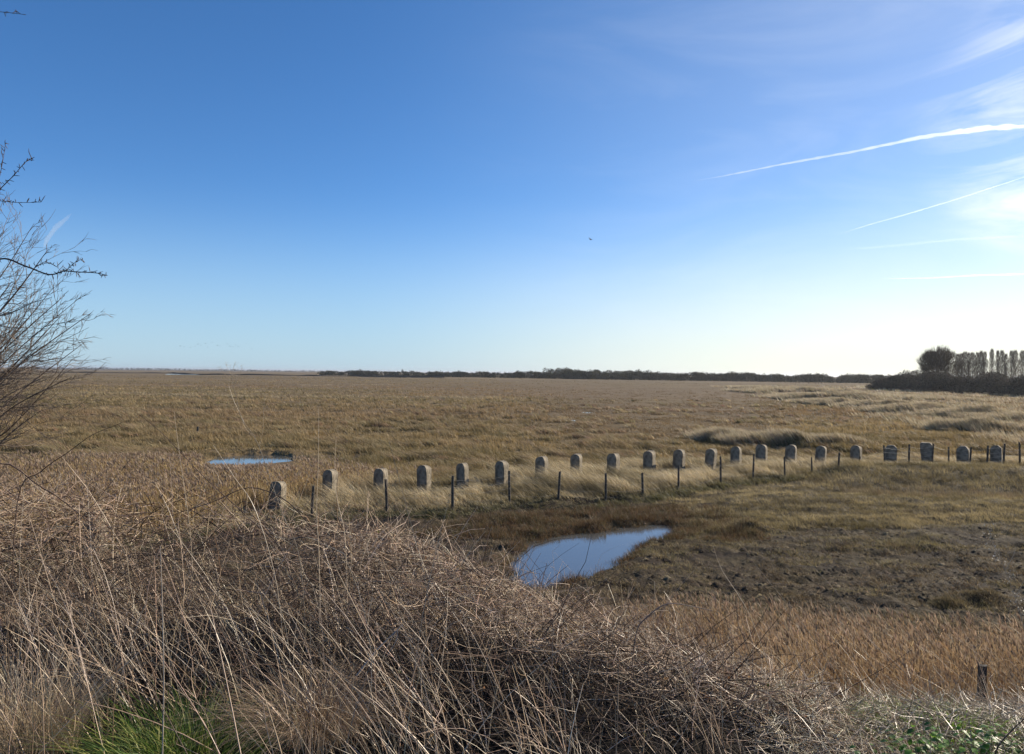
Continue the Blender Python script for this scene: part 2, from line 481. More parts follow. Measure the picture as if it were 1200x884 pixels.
# ------------------------------------------------------------------ ground sheet
STRAW = np.array([.34, .26, .145]); OLIVE = np.array([.125, .105, .046]); BROWN = np.array([.115, .078, .045]); MUD = np.array([.036, .025, .016])
def ground_color(x, y):
    n1 = fbm(x / 7, y / 3.5, 3, 61); n2 = fbm(x / 2.2, y / 1.2, 3, 62); n3 = fbm(x / 60, y / 30, 3, 63)
    m = marsh_mask(x, y)[:, None]
    r = np.hypot(x, y)
    marsh = np.array([.150, .106, .052]) * (1 + .25 * n1 + .2 * n2)[:, None]
    t = np.clip(.5 + 1.2 * n3, 0, 1)[:, None]
    marsh = marsh * (1 - .6 * t) + .6 * t * np.array([.165, .115, .068]) * (1 + .2 * n2)[:, None]
    far = sstep(120, 500, r)[:, None]
    marsh = marsh * (1 - .7 * far) + .7 * far * np.array([.165, .120, .060]) * (1 + .6 * fbm(x / 160, y / 60, 4, 66))[:, None]
    n4 = np.clip(.5 + 1.6 * fbm(x / .7, y / .45, 3, 67), 0, 1)[:, None]
    mud = MUD * (1 + .35 * n2)[:, None] * n4 + (1 - n4) * np.array([.075, .055, .028])
    gr = (sstep(5.5, 8.5, x) * sstep(20.0, 21.6, y + .8 * n2 * 2))[:, None]
    fld = mud * (1 - gr) + gr * np.array([.085, .064, .034])
    c = fld * (1 - m) + marsh * m
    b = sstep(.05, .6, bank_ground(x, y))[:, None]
    c = c * (1 - b) + b * np.array([.013, .010, .007])  # near-black bank soil: shade under the brambles is put into its colour
    return np.clip(c, .008, .6)

def build_ground():
    r = [0.6]
    while r[-1] < 26000:
        q = r[-1]
        r.append(q * (1.03 if q < 2.5 else 1.0058 if q < 100 else 1.010 if q < 300 else 1.03 if q < 1500 else 1.12))
    r = np.array(r)
    a = np.concatenate([np.linspace(-44, 44, 860), np.linspace(44, 316, 90)[1:-1]])   # degrees from +y
    a = R(1) * a
    na, nr = len(a), len(r)
    X = np.outer(r, np.sin(a)).ravel(); Y = np.outer(r, np.cos(a)).ravel()
    Z = H(X, Y)
    V = np.stack([X, Y, Z], 1)
    V = np.concatenate([V, [[0, 0, H1(0, 0)]]])
    i = np.arange(nr - 1)[:, None] * na; j = np.arange(na)[None]; j2 = (j + 1) % na
    q = np.stack([i + j, i + j2, i + na + j2, i + na + j], 2).reshape(-1, 4)
    F = np.concatenate([q[:, [0, 2, 1]], q[:, [0, 3, 2]]])
    c = len(V) - 1
    jj = np.arange(na)
    F = np.concatenate([F, np.stack([np.full(na, c), (jj + 1) % na, jj], 1)])
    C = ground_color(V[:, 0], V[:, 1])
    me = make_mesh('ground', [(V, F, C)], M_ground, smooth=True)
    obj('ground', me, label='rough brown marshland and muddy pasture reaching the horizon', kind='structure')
build_ground()

# ------------------------------------------------------------------ water
def water_sheet(name, pts, z, label):
    c = np.mean([[p[0], p[1]] for p in pts], 0)
    V = [(p[0], p[1], z) for p in pts] + [(c[0], c[1], z)]
    n = len(pts)
    F = [(i, (i + 1) % n, n) for i in range(n)]
    me = bpy.data.meshes.new(name); me.from_pydata(V, [], F); me.update(); me.materials.append(M_water)
    for p in me.polygons:
        if p.normal.z < 0: p.flip()
    obj(name, me, label=label, kind='structure')
def grow(P, d):
    c = sum((Vector((p[0], p[1], 0)) for p in P), Vector()) / len(P)
    return [(p[0] + (Vector((p[0], p[1], 0)) - c).normalized().x * d, p[1] + (Vector((p[0], p[1], 0)) - c).normalized().y * d) for p in P]
water_sheet('pool_water', grow(POOL, 1.1), WATER_Z, 'still blue pool in the mud below the wire fence')
water_sheet('pool_water', grow(POOL_B, .7), WATER_Z, 'small pool at the edge of the marsh behind the pale reeds')
for i, (cx, cy, a, b) in enumerate(SMALL_POOLS):
    water_sheet('puddle_water', [(cx + a * 1.1 * math.cos(t * .6283) * (1 + .15 * math.sin(3 * t)), cy + b * 1.1 * math.sin(t * .6283)) for t in range(10)], .03,
                ['widest bright puddle far out on the marsh', 'middle sized bright puddle far out on the marsh', 'tiniest bright puddle far out on the marsh'][i])
def far_water(pxa, pya, pxb, pyb, dep, lab):
    a = on_plane(pxa, pya, .12); b = on_plane(pxb, pyb, .12)
    water_sheet('creek_water', [(a.x, a.y), ((a.x + b.x) / 2, (a.y + b.y) / 2 - dep * .6), (b.x, b.y), (b.x * 1.02, b.y + dep * .7), ((a.x + b.x) / 2, (a.y + b.y) / 2 + dep), (a.x * 1.02, a.y + dep * .4)], .16, lab)
far_water(196, 438.4, 236, 439.6, 60, 'pale creek water at the far left of the marsh')
far_water(420, 441.8, 520, 443.2, 40, 'thin pale creek water in front of the distant trees')

# dark mud bank of the far creek: one long low solid with a ragged top
def ribbon_bank(name, P, hgt, thick, col, label):
    P = np.array([(p[0], p[1]) for p in P], float)
    n = 160
    s = np.linspace(0, len(P) - 1, n); x = np.interp(s, range(len(P)), P[:, 0]); y = np.interp(s, range(len(P)), P[:, 1])
    hh = hgt * (.75 + .4 * noise(np.arange(n) / 5., np.zeros(n), 71))
    V = np.concatenate([np.stack([x, y, np.full(n, -.3)], 1), np.stack([x, y + thick * .2, hh], 1), np.stack([x, y + thick * .8, hh], 1), np.stack([x, y + thick, np.full(n, -.3)], 1)])
    f = []
    for q in range(3):
        for i in range(n - 1):
            a = q * n + i
            f += [(a, a + 1, a + n + 1), (a, a + n + 1, a + n)]
    C = np.repeat(np.array(col)[None], len(V), 0)
    obj(name, make_mesh(name, [(V, np.array(f), C)], M_ground), label=label, kind='structure')
ribbon_bank('creek_bank', [on_plane(px, py) for px, py in [(40, 436.6), (120, 437.3), (200, 437.8), (235, 439.3), (330, 440.3), (430, 441.6), (520, 442.6)]], 1.25, 6, (.04, .033, .026), 'thin dark mud bank of the creek across the far left marsh')

# ------------------------------------------------------------------ sampling helpers
def scatter(n, y0, y1, x0=None, x1=None, fan=.80, flat=False):
    if flat: y = rng.uniform(y0, y1, n)
    else: y = 1 / rng.uniform(1 / y1, 1 / y0, n)
    if x0 is None: x = rng.uniform(-fan, fan, n) * y
    else: x = rng.uniform(x0, x1, n)
    return x, y

def tussocks(x, y, k, hgt, wid, spread, cols, wind=(-.35, -.05), seg=1, radial=.5, weights=None, droop=0., hj=.3, cj=.12, sink=.03):
    """each centre becomes a clump of k blades; hgt, wid, spread may be arrays per centre"""
    n = len(x)
    hgt = np.broadcast_to(hgt, n); wid = np.broadcast_to(wid, n); spread = np.broadcast_to(spread, n)
    X = np.repeat(x, k); Y = np.repeat(y, k); Hh = np.repeat(hgt, k); W = np.repeat(wid, k); S = np.repeat(spread, k)
    a = rng.uniform(0, 2 * math.pi, n * k); rr = np.sqrt(rng.uniform(0, 1, n * k))
    ox, oy = np.cos(a) * rr, np.sin(a) * rr
    X = X + ox * S; Y = Y + oy * S
    Z = H(X, Y) - sink
    P = np.stack([X, Y, Z], 1)
    h = Hh * rng.uniform(1 - hj, 1 + hj, n * k)
    w1 = np.repeat(rng.normal(0, .10, n), k)
    lean = np.stack([ox * radial + wind[0] + w1 + rng.normal(0, .12, n * k), oy * radial + wind[1] + rng.normal(0, .12, n * k)], 1)
    if callable(cols):
        c = np.repeat(cols(x, y), k, 0) * (1 + rng.normal(0, cj, (n * k, 1))).clip(.5, 1.6)
    else:
        c = np.repeat(palette(n, cols, weights, cj), k, 0) * (1 + rng.normal(0, cj, (n * k, 1))).clip(.5, 1.6)
    return blades(P, h, W, lean, c.clip(.01, .8), seg, droop)

def water_clear(x, y, pad=.05):
    ok = np.ones(len(x), bool)
    for P in (POOL, POOL_B):
        ok &= poly_sdf(P, x, y) > pad
    for (cx, cy, a, b) in SMALL_POOLS:
        ok &= (np.hypot((x - cx) / a, (y - cy) / b) > 1.3) & ~((np.abs(x - cx * y / cy) < a) & (y < cy) & (y > cy - b - 3.5))
    return ok

# ------------------------------------------------------------------ marsh grass
def hum_w(x, y):
    w = np.zeros(len(x))
    for (cx, cy, rx, ry, hh) in HUMM:
        w = np.maximum(w, np.exp(-np.abs((x - cx) / rx) ** 4) * np.exp(-((y - cy - .4 * ry) / (1.5 * ry)) ** 2))
    return w
def front_b(x, y):
    u = 600 + x / y * FPX
    return (u > 240) & (u < 350) & (y < min(p.y for p in POOL_B) + 1.0) & (y > 24)
def marsh_cols(x, y):
    n1 = fbm(x / 9, y / 5, 3, 81); n3 = fbm(x / 60, y / 30, 3, 63); n2 = rng.normal(0, 1, len(x))
    a = np.array([.36, .26, .125]); b = np.array([.18, .14, .060]); c = np.array([.25, .16, .085])
    t = np.clip(.45 + n1 + .25 * n2, 0, 1)[:, None]; u = (np.clip(.5 + 1.3 * n3, 0, 1) * .7 * sstep(38, 70, y))[:, None]
    col = .95 * (a * t + b * (1 - t))
    col = col * (1 - u) + c * u
    p = (.75 * plain(x, y))[:, None]
    col = col * (1 - p) + p * np.array([.155, .104, .058]) * (.8 + .5 * t)
    band = np.clip(fbm(x / 70, y / 16, 3, 83) * 2.2 - .45, 0, 1)[:, None] * sstep(70, 130, y)[:, None]
    return col * (1 - band) + band * np.array([.36, .29, .18])
def build_marsh():
    x, y = scatter(72000, 30, 640)
    ok = (marsh_mask(x, y) > .4) & water_clear(x, y, .1)
    ok &= ~((fbm(x / 5, y / 3, 2, 85) < -.35) & (rng.random(len(x)) < .7))
    x, y = x[ok], y[ok]
    hw = hum_w(x, y)
    tb = fbm(x / 1.5, y / 1.9, 3, 11)
    h = (.27 + .30 * tb + .08 * fbm(x / 6, y / 4, 2, 86)).clip(.09, .6) * (1 - .35 * sstep(100, 300, y)) + .05 * sstep(200, 400, y)
    h = np.where(front_b(x, y), .04, np.where(poly_sdf(POOL_B, x, y) < 2.2, .13, h)) * (1 - .5 * plain(x, y))
    ch = [tussocks(x, y, 8, h, .0010 * y, .10 + .0042 * y, marsh_cols, wind=(-.40, -.1), radial=.5, cj=.16)]
    x2, y2 = scatter(13000, 30.5, 130)
    k = (marsh_mask(x2, y2) > .6) & water_clear(x2, y2, 2.2) & (fbm(x2 / 1.5, y2 / 1.9, 3, 11) > -.05) & (fbm(x2 / 8, y2 / 5, 2, 87) > -.2 + .35 * plain(x2, y2)) & ~front_b(x2, y2)
    x2, y2 = x2[k], y2[k]
    ch.append(tussocks(x2, y2, 22, .46 + .2 * fbm(x2 / 3, y2 / 3, 2, 89), .010 + .0006 * y2, .26, [(.40, .31, .17), (.30, .225, .12), (.22, .175, .085), (.27, .18, .11)], wind=(-.95, -.1), radial=.45, seg=2, droop=.3, cj=.18))
    obj('marsh_grass', make_mesh('marsh_grass', ch, M_grass), label='olive brown tussocky grass covering the wide salt marsh', cat='grass', kind='stuff')
    # hummocks: long pale wind-combed grass
    X, Y = [], []
    for (cx, cy, rx, ry, hh) in HUMM:
        n = int(900 * min(3.0, max(.5, rx * ry * 40 / cy / 6)))
        X.append(cx + rng.uniform(-1.25, 1.25, n) * rx); Y.append(cy + ry * rng.gamma(2., .5, n) - .35 * ry)
    # pale grass plain around the hummocks on the right
    p0, p1 = on_plane(930, 500), on_plane(900, 455)
    xx, yy = scatter(16000, 48, 330)
    k = (xx / yy > .33 + .10 * sstep(150, 60, yy) * 0) & (xx / yy > np.interp(yy, [48, 60, 80, 110, 160, 330], [.62, .62, .46, .42, .33, .30])) & (fbm(xx / 14, yy / 9, 2, 88) > -.25)
    X.append(xx[k]); Y.append(yy[k])
    X = np.concatenate(X); Y = np.concatenate(Y)
    ok = Y > pil_line(X) + 2
    X, Y = X[ok], Y[ok]
    ch = [tussocks(X, Y, 9, .46 + .0012 * Y, .0009 * Y, .12 + .004 * Y, [(.54, .45, .31), (.46, .37, .24), (.38, .30, .19), (.26, .22, .13)], wind=(-.75, -.05), radial=.25, cj=.14)]
    obj('hummock_grass', make_mesh('hummock_grass', ch, M_grass), label='pale wind combed grass on the low hummocks along the right of the marsh', cat='grass', kind='stuff')
build_marsh()

# ------------------------------------------------------------------ grass round the pillars and fence
def build_pillar_grass():
    x = rng.uniform(-13, 30, 17000); u = rng.uniform(-.12, 1.15, len(x)); fl = np.minimum(fence_line(x), pil_line(x) - 1.5); y = fl + (pil_line(x) + 1.2 - fl) * u
    ok = water_clear(x, y, .4) & (x / y < .8) & (y > fl - .9) & (rng.random(len(x)) < .25 + .09 * (pil_line(x) + 2 - fl))
    ok &= ~((y < pil_line(x) - 1.4) & (x > 12.5) & (x < 40) & (rng.random(len(x)) < .6))
    pd = np.full(len(x), 9.)
    for p in PIL_POS:
        pd = np.minimum(pd, np.hypot((x - p.x) * 1.0, np.where(y < p.y, (p.y - y) * .35, (y - p.y) * 3)))
    ok &= ~((pd < .45) & (rng.random(len(x)) < .85))
    x, y = x[ok], y[ok]; pd = pd[ok]
    f = fbm(x / 2.2, y / 1.5, 3, 91)
    h = .52 + .42 * f
    h = h * (1 - .72 * (pd < .85)) * (1 - .35 * sstep(12, 17, x))
    h = h * np.interp(y - fence_line(x), [-.9, -.1, .5, 1.5], [.30, .35, .6, 1.0])
    def cf(x, y):
        t = np.clip(.5 + 1.3 * fbm(x / 1.2, y / .9, 3, 92) + .25 * rng.normal(0, 1, len(x)), 0, 1)[:, None]
        lo = np.clip((fence_line(x) + .45 - y) / .8, 0, 1)[:, None]  # below the fence: greener, with the bank's shaded side darkened into the colour
        c = t * np.array([.62, .50, .31]) + (1 - t) * np.array([.22, .175, .085])
        return c * (1 - lo) + lo * np.array([.13, .12, .055])
    ch = [tussocks(x, y, 15, h, .017, .17, cf, wind=(-.68, -.10), radial=.42, seg=3, droop=.22, cj=.24, hj=.45)]
    obj('tussock_grass', make_mesh('tussock_grass', ch, M_grass), label='pale straw grass blown over along the row of concrete pillars', cat='grass', kind='stuff')
build_pillar_grass()

# ------------------------------------------------------------------ pasture and mud cover
def build_pasture():
    chs = []
    # yellow green rough grass on the mound
    x, y = scatter(36000, 19.5, 35, fan=.78)
    e = 20.9 + 3.0 * fbm(x / 2.5, y / 1.2, 3, 93)
    ok = (x > 5.2 + 1.5 * fbm(x / 2, y / 2, 2, 94) + .0 * y) & (y > e) & (y < pil_line(x) - .6)
    tr = (np.abs(y - 28.6 - .02 * (x - 20)) < 1.5) & (x > 13.5)
    ok &= ~tr
    x, y = x[ok], y[ok]
    def cf(x, y):
        t = np.clip(.5 + 1.3 * fbm(x / 2.0, y / .9, 3, 95), 0, 1)[:, None]
        q = np.clip(fbm(x / .9, y / .5, 2, 143) * 1.8, 0, 1)[:, None]
        return (t * np.array([.42, .33, .165]) + (1 - t) * np.array([.17, .135, .06])) * (1 - q) + q * np.array([.11, .085, .045])
    chs.append(tussocks(x, y, 9, .12 + .05 * fbm(x, y, 2, 96) + .12 * sstep(29.5, 31.5, y) * sstep(11, 13, x), .014, .13, cf, wind=(-.3, -.1), radial=.9, cj=.18))
    # brown growth in the trench
    x = rng.uniform(13, 32, 5000); y = 28.4 + .02 * (x - 20) + rng.normal(0, .8, len(x))
    chs.append(tussocks(x, y, 9, .26, .013, .12, [(.20, .145, .08), (.14, .11, .055), (.27, .21, .12)], wind=(-.35, -.1), radial=.5))
    x, y = scatter(60000, 9.6, 25.5, fan=.78)
    k = x > -3
    x, y = x[k], y[k]
    ok = water_clear(x, y, .12) & (y < fence_line(x) - .3) & (fbm(x / .5, y / .3, 3, 97) > rng.uniform(-.35, .25, len(x)))
    x, y = x[ok], y[ok]
    chs.append(tussocks(x, y, 7, .085 + .05 * fbm(x, y, 2, 98), .010, .07, [(.15, .10, .052), (.12, .088, .040), (.075, .05, .03), (.30, .225, .12)], wind=(-.3, 0), radial=1.3, cj=.25))
    obj('pasture_grass', make_mesh('pasture_grass', chs, M_grass), label='short yellow green grass and brown stubble on the muddy pasture', cat='grass', kind='stuff')
    # short olive turf thinning out over the mud
    x, y = scatter(60000, 10.5, 23, fan=.78)
    k = (x > .5) & water_clear(x, y, .3) & (y < fence_line(x) - .6) & (fbm(x / 1.8, y / .8, 3, 161) - .06 + .06 * (y - 18) > rng.uniform(-.1, .45, len(x)))
    x, y = x[k], y[k]
    chs = [tussocks(x, y, 8, .10 + .05 * fbm(x, y, 2, 162), .010, .09, [(.24, .19, .085), (.17, .14, .058), (.30, .24, .13)], wind=(-.3, -.05), radial=1.0, cj=.22)]
    obj('olive_turf', make_mesh('olive_turf', chs, M_grass), label='patchy short olive turf thinning out over the mud right of the pool', cat='grass', kind='stuff')
    # tufts growing over the lumps in the mud
    chs = []
    for (px, py, rr, hh) in MOUNDS:
        c = on_plane(px, py, .05)
        x = c.x + rng.normal(0, rr * .6, 200); y = c.y + rng.normal(0, rr * .5, 200)
        chs.append(tussocks(x, y, 9, .09, .008, .06, [(.14, .105, .055), (.10, .08, .04), (.20, .16, .09)], wind=(-.4, 0), radial=.7, cj=.2))
    obj('mound_grass', make_mesh('mound_grass', chs, M_grass), label='brown tufts growing over the low lumps in the mud', cat='grass', kind='stuff')
    # loose clods trodden up by cattle
    x, y = scatter(52000, 10.2, 22.5, fan=.74)
    k = (x > -1.5) & water_clear(x, y, .15) & (y < fence_line(x) - .6) & (fbm(x / 1.4, y / .7, 3, 141) > rng.uniform(-.5, .25, len(x))) & ~((x > 7) & (y > 21.3 + fbm(x / 2, y / 2, 2, 142)))
    x, y = x[k], y[k]; n = len(x)
    O = np.array([(1, 0, 0), (.4, .9, 0), (-.6, .8, 0), (-1, -.1, 0), (-.4, -.9, 0), (.6, -.8, 0), (.3, .2, .9), (-.35, -.15, .75)], float)
    Fo = np.array([(0, 1, 6), (1, 2, 6), (2, 7, 6), (2, 3, 7), (3, 4, 7), (4, 5, 7), (5, 6, 7), (5, 0, 6)])
    sz = rng.gamma(2.5, .0125, n).clip(.010, .10)
    V = O[None] * (1 + rng.normal(0, .22, (n, 8, 3))) * sz[:, None, None] * np.array([1.5, 1.0, .7])
    a = rng.uniform(0, 6.283, n); ca, sa = np.cos(a)[:, None], np.sin(a)[:, None]
    V = np.stack([V[..., 0] * ca - V[..., 1] * sa, V[..., 0] * sa + V[..., 1] * ca, V[..., 2]], 2) + np.stack([x, y, H(x, y) - .3 * sz], 1)[:, None]
    c = palette(n, [(.05, .035, .022), (.075, .055, .034), (.11, .085, .05), (.16, .12, .07)], [.35, .35, .2, .1], .2)
    obj('mud_clods', make_mesh('mud_clods', [(V.reshape(-1, 3), (np.arange(n)[:, None, None] * 8 + Fo[None]).reshape(-1, 3), np.repeat(c, 8, 0))], M_ground), label='dark trodden mud clods right of the pool', cat='mud', kind='stuff')
    # rusty low plants on the pool margin
    xs = [p.x for p in POOL]; ys = [p.y for p in POOL]
    x = rng.uniform(min(xs) - 3, max(xs) + 2.2, 12000); y = rng.uniform(min(ys) - .8, 25.6, len(x))
    sd = poly_sdf(POOL, x, y)
    ok = (sd > -.12) & (sd < 3.2) & ((y > 19.8) | (sd < .3)) & (rng.random(len(x)) < np.clip(1.3 - sd * .3, .2, 1)) & (fbm(x / .6, y / .4, 2, 99) > -.25)
    x, y = x[ok], y[ok]
    ex, ey = [], []
    for (px, py, sx, nn) in [(660, 655, .22, 9), (640, 660, .3, 6), (618, 652, .35, 14), (612, 668, .35, 18), (690, 668, .3, 8), (735, 624, .4, 6), (622, 680, .5, 16)]:
        c = on_plane(px, py, WATER_Z); ex.append(c.x + rng.normal(0, sx, nn)); ey.append(c.y + rng.normal(0, sx, nn))
    x = np.concatenate([x] + ex); y = np.concatenate([y] + ey)
    chs = [tussocks(x, y, 12, .17 + .07 * fbm(x / .5, y / .5, 2, 100), .012, .11, [(.135, .078, .04), (.10, .065, .034), (.17, .11, .055), (.09, .075, .03)], wind=(-.1, 0), radial=.8, cj=.2)]
    obj('pool_margin_plants', make_mesh('pool_margin_plants', chs, M_grass), label='low rusty brown plants crowding the edge of the pool', cat='plants', kind='stuff')
build_pasture()

# ------------------------------------------------------------------ reed beds
def reeds(name, x, y, h, w, cols, label, wind=-.10, leaves=3, plume=.16):
    n = len(x)
    P = np.stack([x, y, H(x, y) - .03], 1)
    c = palette(n, cols, None, .14)
    lean = np.stack([wind + rng.normal(0, .07, n), rng.normal(0, .06, n)], 1)
    ch = [blades(P, h, w, lean, c, 3, .03)]
    for q in range(leaves):
        t = rng.uniform(.25, .9, n)
        Q = P.copy(); k = t ** 1.5
        Q[:, 0] += lean[:, 0] * h * k; Q[:, 1] += lean[:, 1] * h * k; Q[:, 2] += h * t
        a = rng.uniform(0, 2 * math.pi, n)
        ll = np.stack([np.cos(a) * .9 - .5, np.sin(a) * .9], 1)
        ch.append(blades(Q, rng.uniform(.10, .24, n), w * 1.2, ll, c * rng.uniform(.8, 1.2, (n, 1)), 2, .4))
    # feathery plume
    pick = rng.random(n) < .55
    Q = P[pick].copy(); Q[:, 0] += lean[pick, 0] * h[pick] * .9; Q[:, 1] += lean[pick, 1] * h[pick] * .9; Q[:, 2] += h[pick] * .93
    m = len(Q)
    for s in range(3):
        ch.append(blades(Q, plume * rng.uniform(.7, 1.3, m), w[pick] * 2.2, np.stack([-.35 + rng.normal(0, .25, m), rng.normal(0, .25, m)], 1), palette(m, [(.36, .27, .19), (.28, .20, .13)], None, .15), 2, .15))
    obj(name, make_mesh(name, ch, M_grass), label=label, cat='reeds', kind='stuff')
x = rng.uniform(-26, -2.0, 30000); y = pil_line(x) + .6 + rng.random(len(x)) * 13
ok = (y < 30.2 + .6 * fbm(x / 2, y, 2, 101) - 1.5 * sstep(-9, -3, x)) & (x / y > -.80) & water_clear(x, y, .3)
ok &= rng.random(len(x)) < 1 - .9 * sstep(-7.5, -2.5, x)
x, y = x[ok], y[ok]
hh = (1.20 - .45 * sstep(-10, -4, x)) * (1 + .12 * fbm(x / 3, y / 3, 2, 102)) * rng.uniform(.75, 1.12, len(x))
u_ = 600 + x / y * FPX
hh = np.minimum(hh, 4.4 - np.where((u_ > 240) & (u_ < 350), .1280, .113) * y + rng.normal(0, .05, len(x)))
reeds('reed_bed', x, y, hh, np.full(len(x), .016), [(.45, .32, .155), (.52, .385, .20), (.36, .25, .12)], 'tan reed bed behind the leftmost concrete pillars at the edge of the marsh', leaves=2, plume=.14)
x = rng.uniform(-.6, 10.5, 40000); y = rng.uniform(6.6, 12.6, len(x))
far = np.interp(x, [-.6, .6, 1.6, 2.6, 4.5, 9, 13], [12.2, 12.3, 12.1, 11.0, 10.1, 9.6, 9.4])
ok = ~((y < 7.6) & (x > 2.8)) & (y < far + .35 * fbm(x / .8, y / .8, 2, 103)) & (x / y < .85) & water_clear(x, y, .4)
x, y = x[ok], y[ok]; far = far[ok]
hh = np.interp(x, [-.6, 1.5, 2.6, 13], [.55, .85, 1.52, 1.52]) * (1 + .10 * fbm(x / 1.5, y / 1.5, 2, 104)) * rng.uniform(.72, 1.1, len(x)) * (1 - .25 * sstep(-1.2, 0, y - far))
hh = hh - .30 * np.clip(bank_ground(x, y), 0, 1.5)
reeds('reed_bed', x, y, hh, np.full(len(x), .0065), [(.46, .305, .155), (.54, .375, .20), (.31, .20, .105), (.62, .46, .28)], 'rusty reed bed in the ditch at the foot of the bank on the right', leaves=2, plume=.10, wind=-.05)

# ------------------------------------------------------------------ concrete pillars
def pillar_mesh(kind, seed):
    w, d, h = .40, .42, PIL_TOP
    if kind == 'arch':
        prof = [(-w / 2, 0)] + [(-w / 2 * math.copysign(abs(math.cos(a)) ** .85, math.cos(a)), h - .18 + .18 * math.sin(a) ** .9) for a in np.linspace(0, math.pi, 13)] + [(w / 2, 0)]
    elif kind == 'chamfer':
        prof = [(-w / 2, 0), (-w / 2, h - .13), (-w / 2 + .10, h - .02), (-.04, h), (.08, h), (w / 2 - .08, h - .03), (w / 2, h - .14), (w / 2, 0)]
    else:
        prof = [(-w / 2 + .06, 0), (-w / 2 + .02, h * .5), (-w / 2 - .01, h - .05), (-w / 2 + .04, h), (w / 2 - .06, h), (w / 2 + .01, h - .05), (w / 2, h * .5), (w / 2 - .05, 0)]
    import bmesh
    bm = bmesh.new()
    fr = [bm.verts.new((x, -d / 2, z)) for x, z in prof]
    f = bm.faces.new(fr)
    r = bmesh.ops.extrude_face_region(bm, geom=[f])
    vv = [v for v in r['geom'] if isinstance(v, bmesh.types.BMVert)]
    bmesh.ops.translate(bm, verts=vv, vec=(0, d, 0))
    bmesh.ops.recalc_face_normals(bm, faces=bm.faces)
    # long flat sides cut into bands so that the block can be rough
    for zc in (.25, .5, .72):
        bmesh.ops.bisect_plane(bm, geom=bm.verts[:] + bm.edges[:] + bm.faces[:], plane_co=(0, 0, zc), plane_no=(0, 0, 1))
    bmesh.ops.bevel(bm, geom=[e for e in bm.edges if len(e.link_faces) == 2 and e.calc_face_angle(0) > .9], offset=.025, segments=2, affect='EDGES')
    for v in bm.verts:
        n = noise(np.array([v.co.x * 9 + seed * 3.1]), np.array([v.co.z * 7 + v.co.y * 5]), seed)[0]
        n2 = noise(np.array([v.co.x * 4 + seed]), np.array([v.co.z * 3]), seed + 9)[0]
        v.co.x += n * .012 + n2 * .016; v.co.y += n * .010; v.co.z += (n * .012 + n2 * .02) if v.co.z > .1 else 0
    me = bpy.data.meshes.new('concrete_pillar'); bm.to_mesh(me); bm.free()
    me.materials.append(M_conc)
    return me
PM = {('arch', i): pillar_mesh('arch', i * 3 + 1) for i in range(5)}
PM[('chamfer', 0)] = pillar_mesh('chamfer', 7); PM[('flat', 0)] = pillar_mesh('flat', 8); PM[('chamfer', 1)] = pillar_mesh('chamfer', 12)
ORD = ['first', 'second', 'third', 'fourth', 'fifth', 'sixth', 'seventh', 'eighth', 'ninth', 'tenth', 'eleventh', 'twelfth', 'thirteenth', 'fourteenth', 'fifteenth',
       'sixteenth', 'seventeenth', 'eighteenth', 'nineteenth', 'twentieth', 'twenty-first', 'twenty-second']
PLAB = ['dark top of the leftmost concrete pillar, almost buried behind the bramble bank',
        'rough concrete pillar rising just behind the bramble crest, second from the left, crossed by a pale stem',
        'dark round-topped concrete pillar in front of the tan reeds, third from the left',
        'concrete pillar with a short fence post leaning against its right edge, fourth from the left',
        'mottled concrete pillar sunk in straw grass, fifth from the left',
        'small concrete pillar half sunk in blown grass, sixth from the left',
        'dark round-topped concrete pillar just left of a thin fence post, seventh from the left',
        'low concrete pillar with its foot hidden in pale grass, eighth from the left',
        'concrete pillar with a worn base standing back from the pool, ninth from the left',
        'round-topped concrete pillar directly behind the right half of the pool, tenth from the left',
        'concrete pillar against dark green grass, eleventh from the left',
        'concrete pillar with a fence post right in front of its foot, twelfth from the left',
        'round-topped concrete pillar left of a fence post, thirteenth from the left',
        'concrete pillar with a bright right edge, just left of the dark grassy mound, fourteenth from the left',
        'short concrete pillar in front of the dark side of the grassy mound, fifteenth from the left',
        'faint concrete pillar with only its bright rim showing, sixteenth from the left',
        'small concrete pillar almost lost in tall pale grass, seventeenth from the left',
        'concrete pillar with a fence post in front, fifth from the right end of the row',
        'squat concrete pillar with chamfered top, fourth from the right end of the row',
        'flat-topped concrete pillar narrowing to its foot, third from the right end of the row',
        'chamfered concrete pillar, second from the right end of the row',
        'largest flat grey pillar at the right end of the row beside a wire fence post']
for i, ((px, py), p) in enumerate(zip(PIL, PIL_POS)):
    th = math.atan2(p.x, p.y)
    if i >= 18:
        me = [PM[('chamfer', 0)], PM[('flat', 0)], PM[('chamfer', 1)], PM[('chamfer', 0)]][i - 18]; dl = 4; s = 1.28
    else:
        me = PM[('arch', (i * 7 + i // 3) % 5)]; dl = 30 if i < 7 else (22 if i < 13 else 16); s = 1.0 if i < 7 else 1.02 + .008 * i
    g = H1(p.x, p.y)
    base = min(g, 0) - .25
    o = obj('concrete_pillar', me, label=PLAB[i], cat='concrete pillar', group='round-topped concrete pillars in a row along the marsh edge', loc=(p.x, p.y, base))
    o.rotation_euler = (R(random.uniform(-3, 3)), R(random.uniform(-4, 4)), -(th + R(dl)) + R(random.uniform(-3, 3)))
    o.scale = (s * random.uniform(.93, 1.07), s * random.uniform(.85, 1.05), (PIL_TOP - base) / PIL_TOP * random.uniform(.955, 1.03))

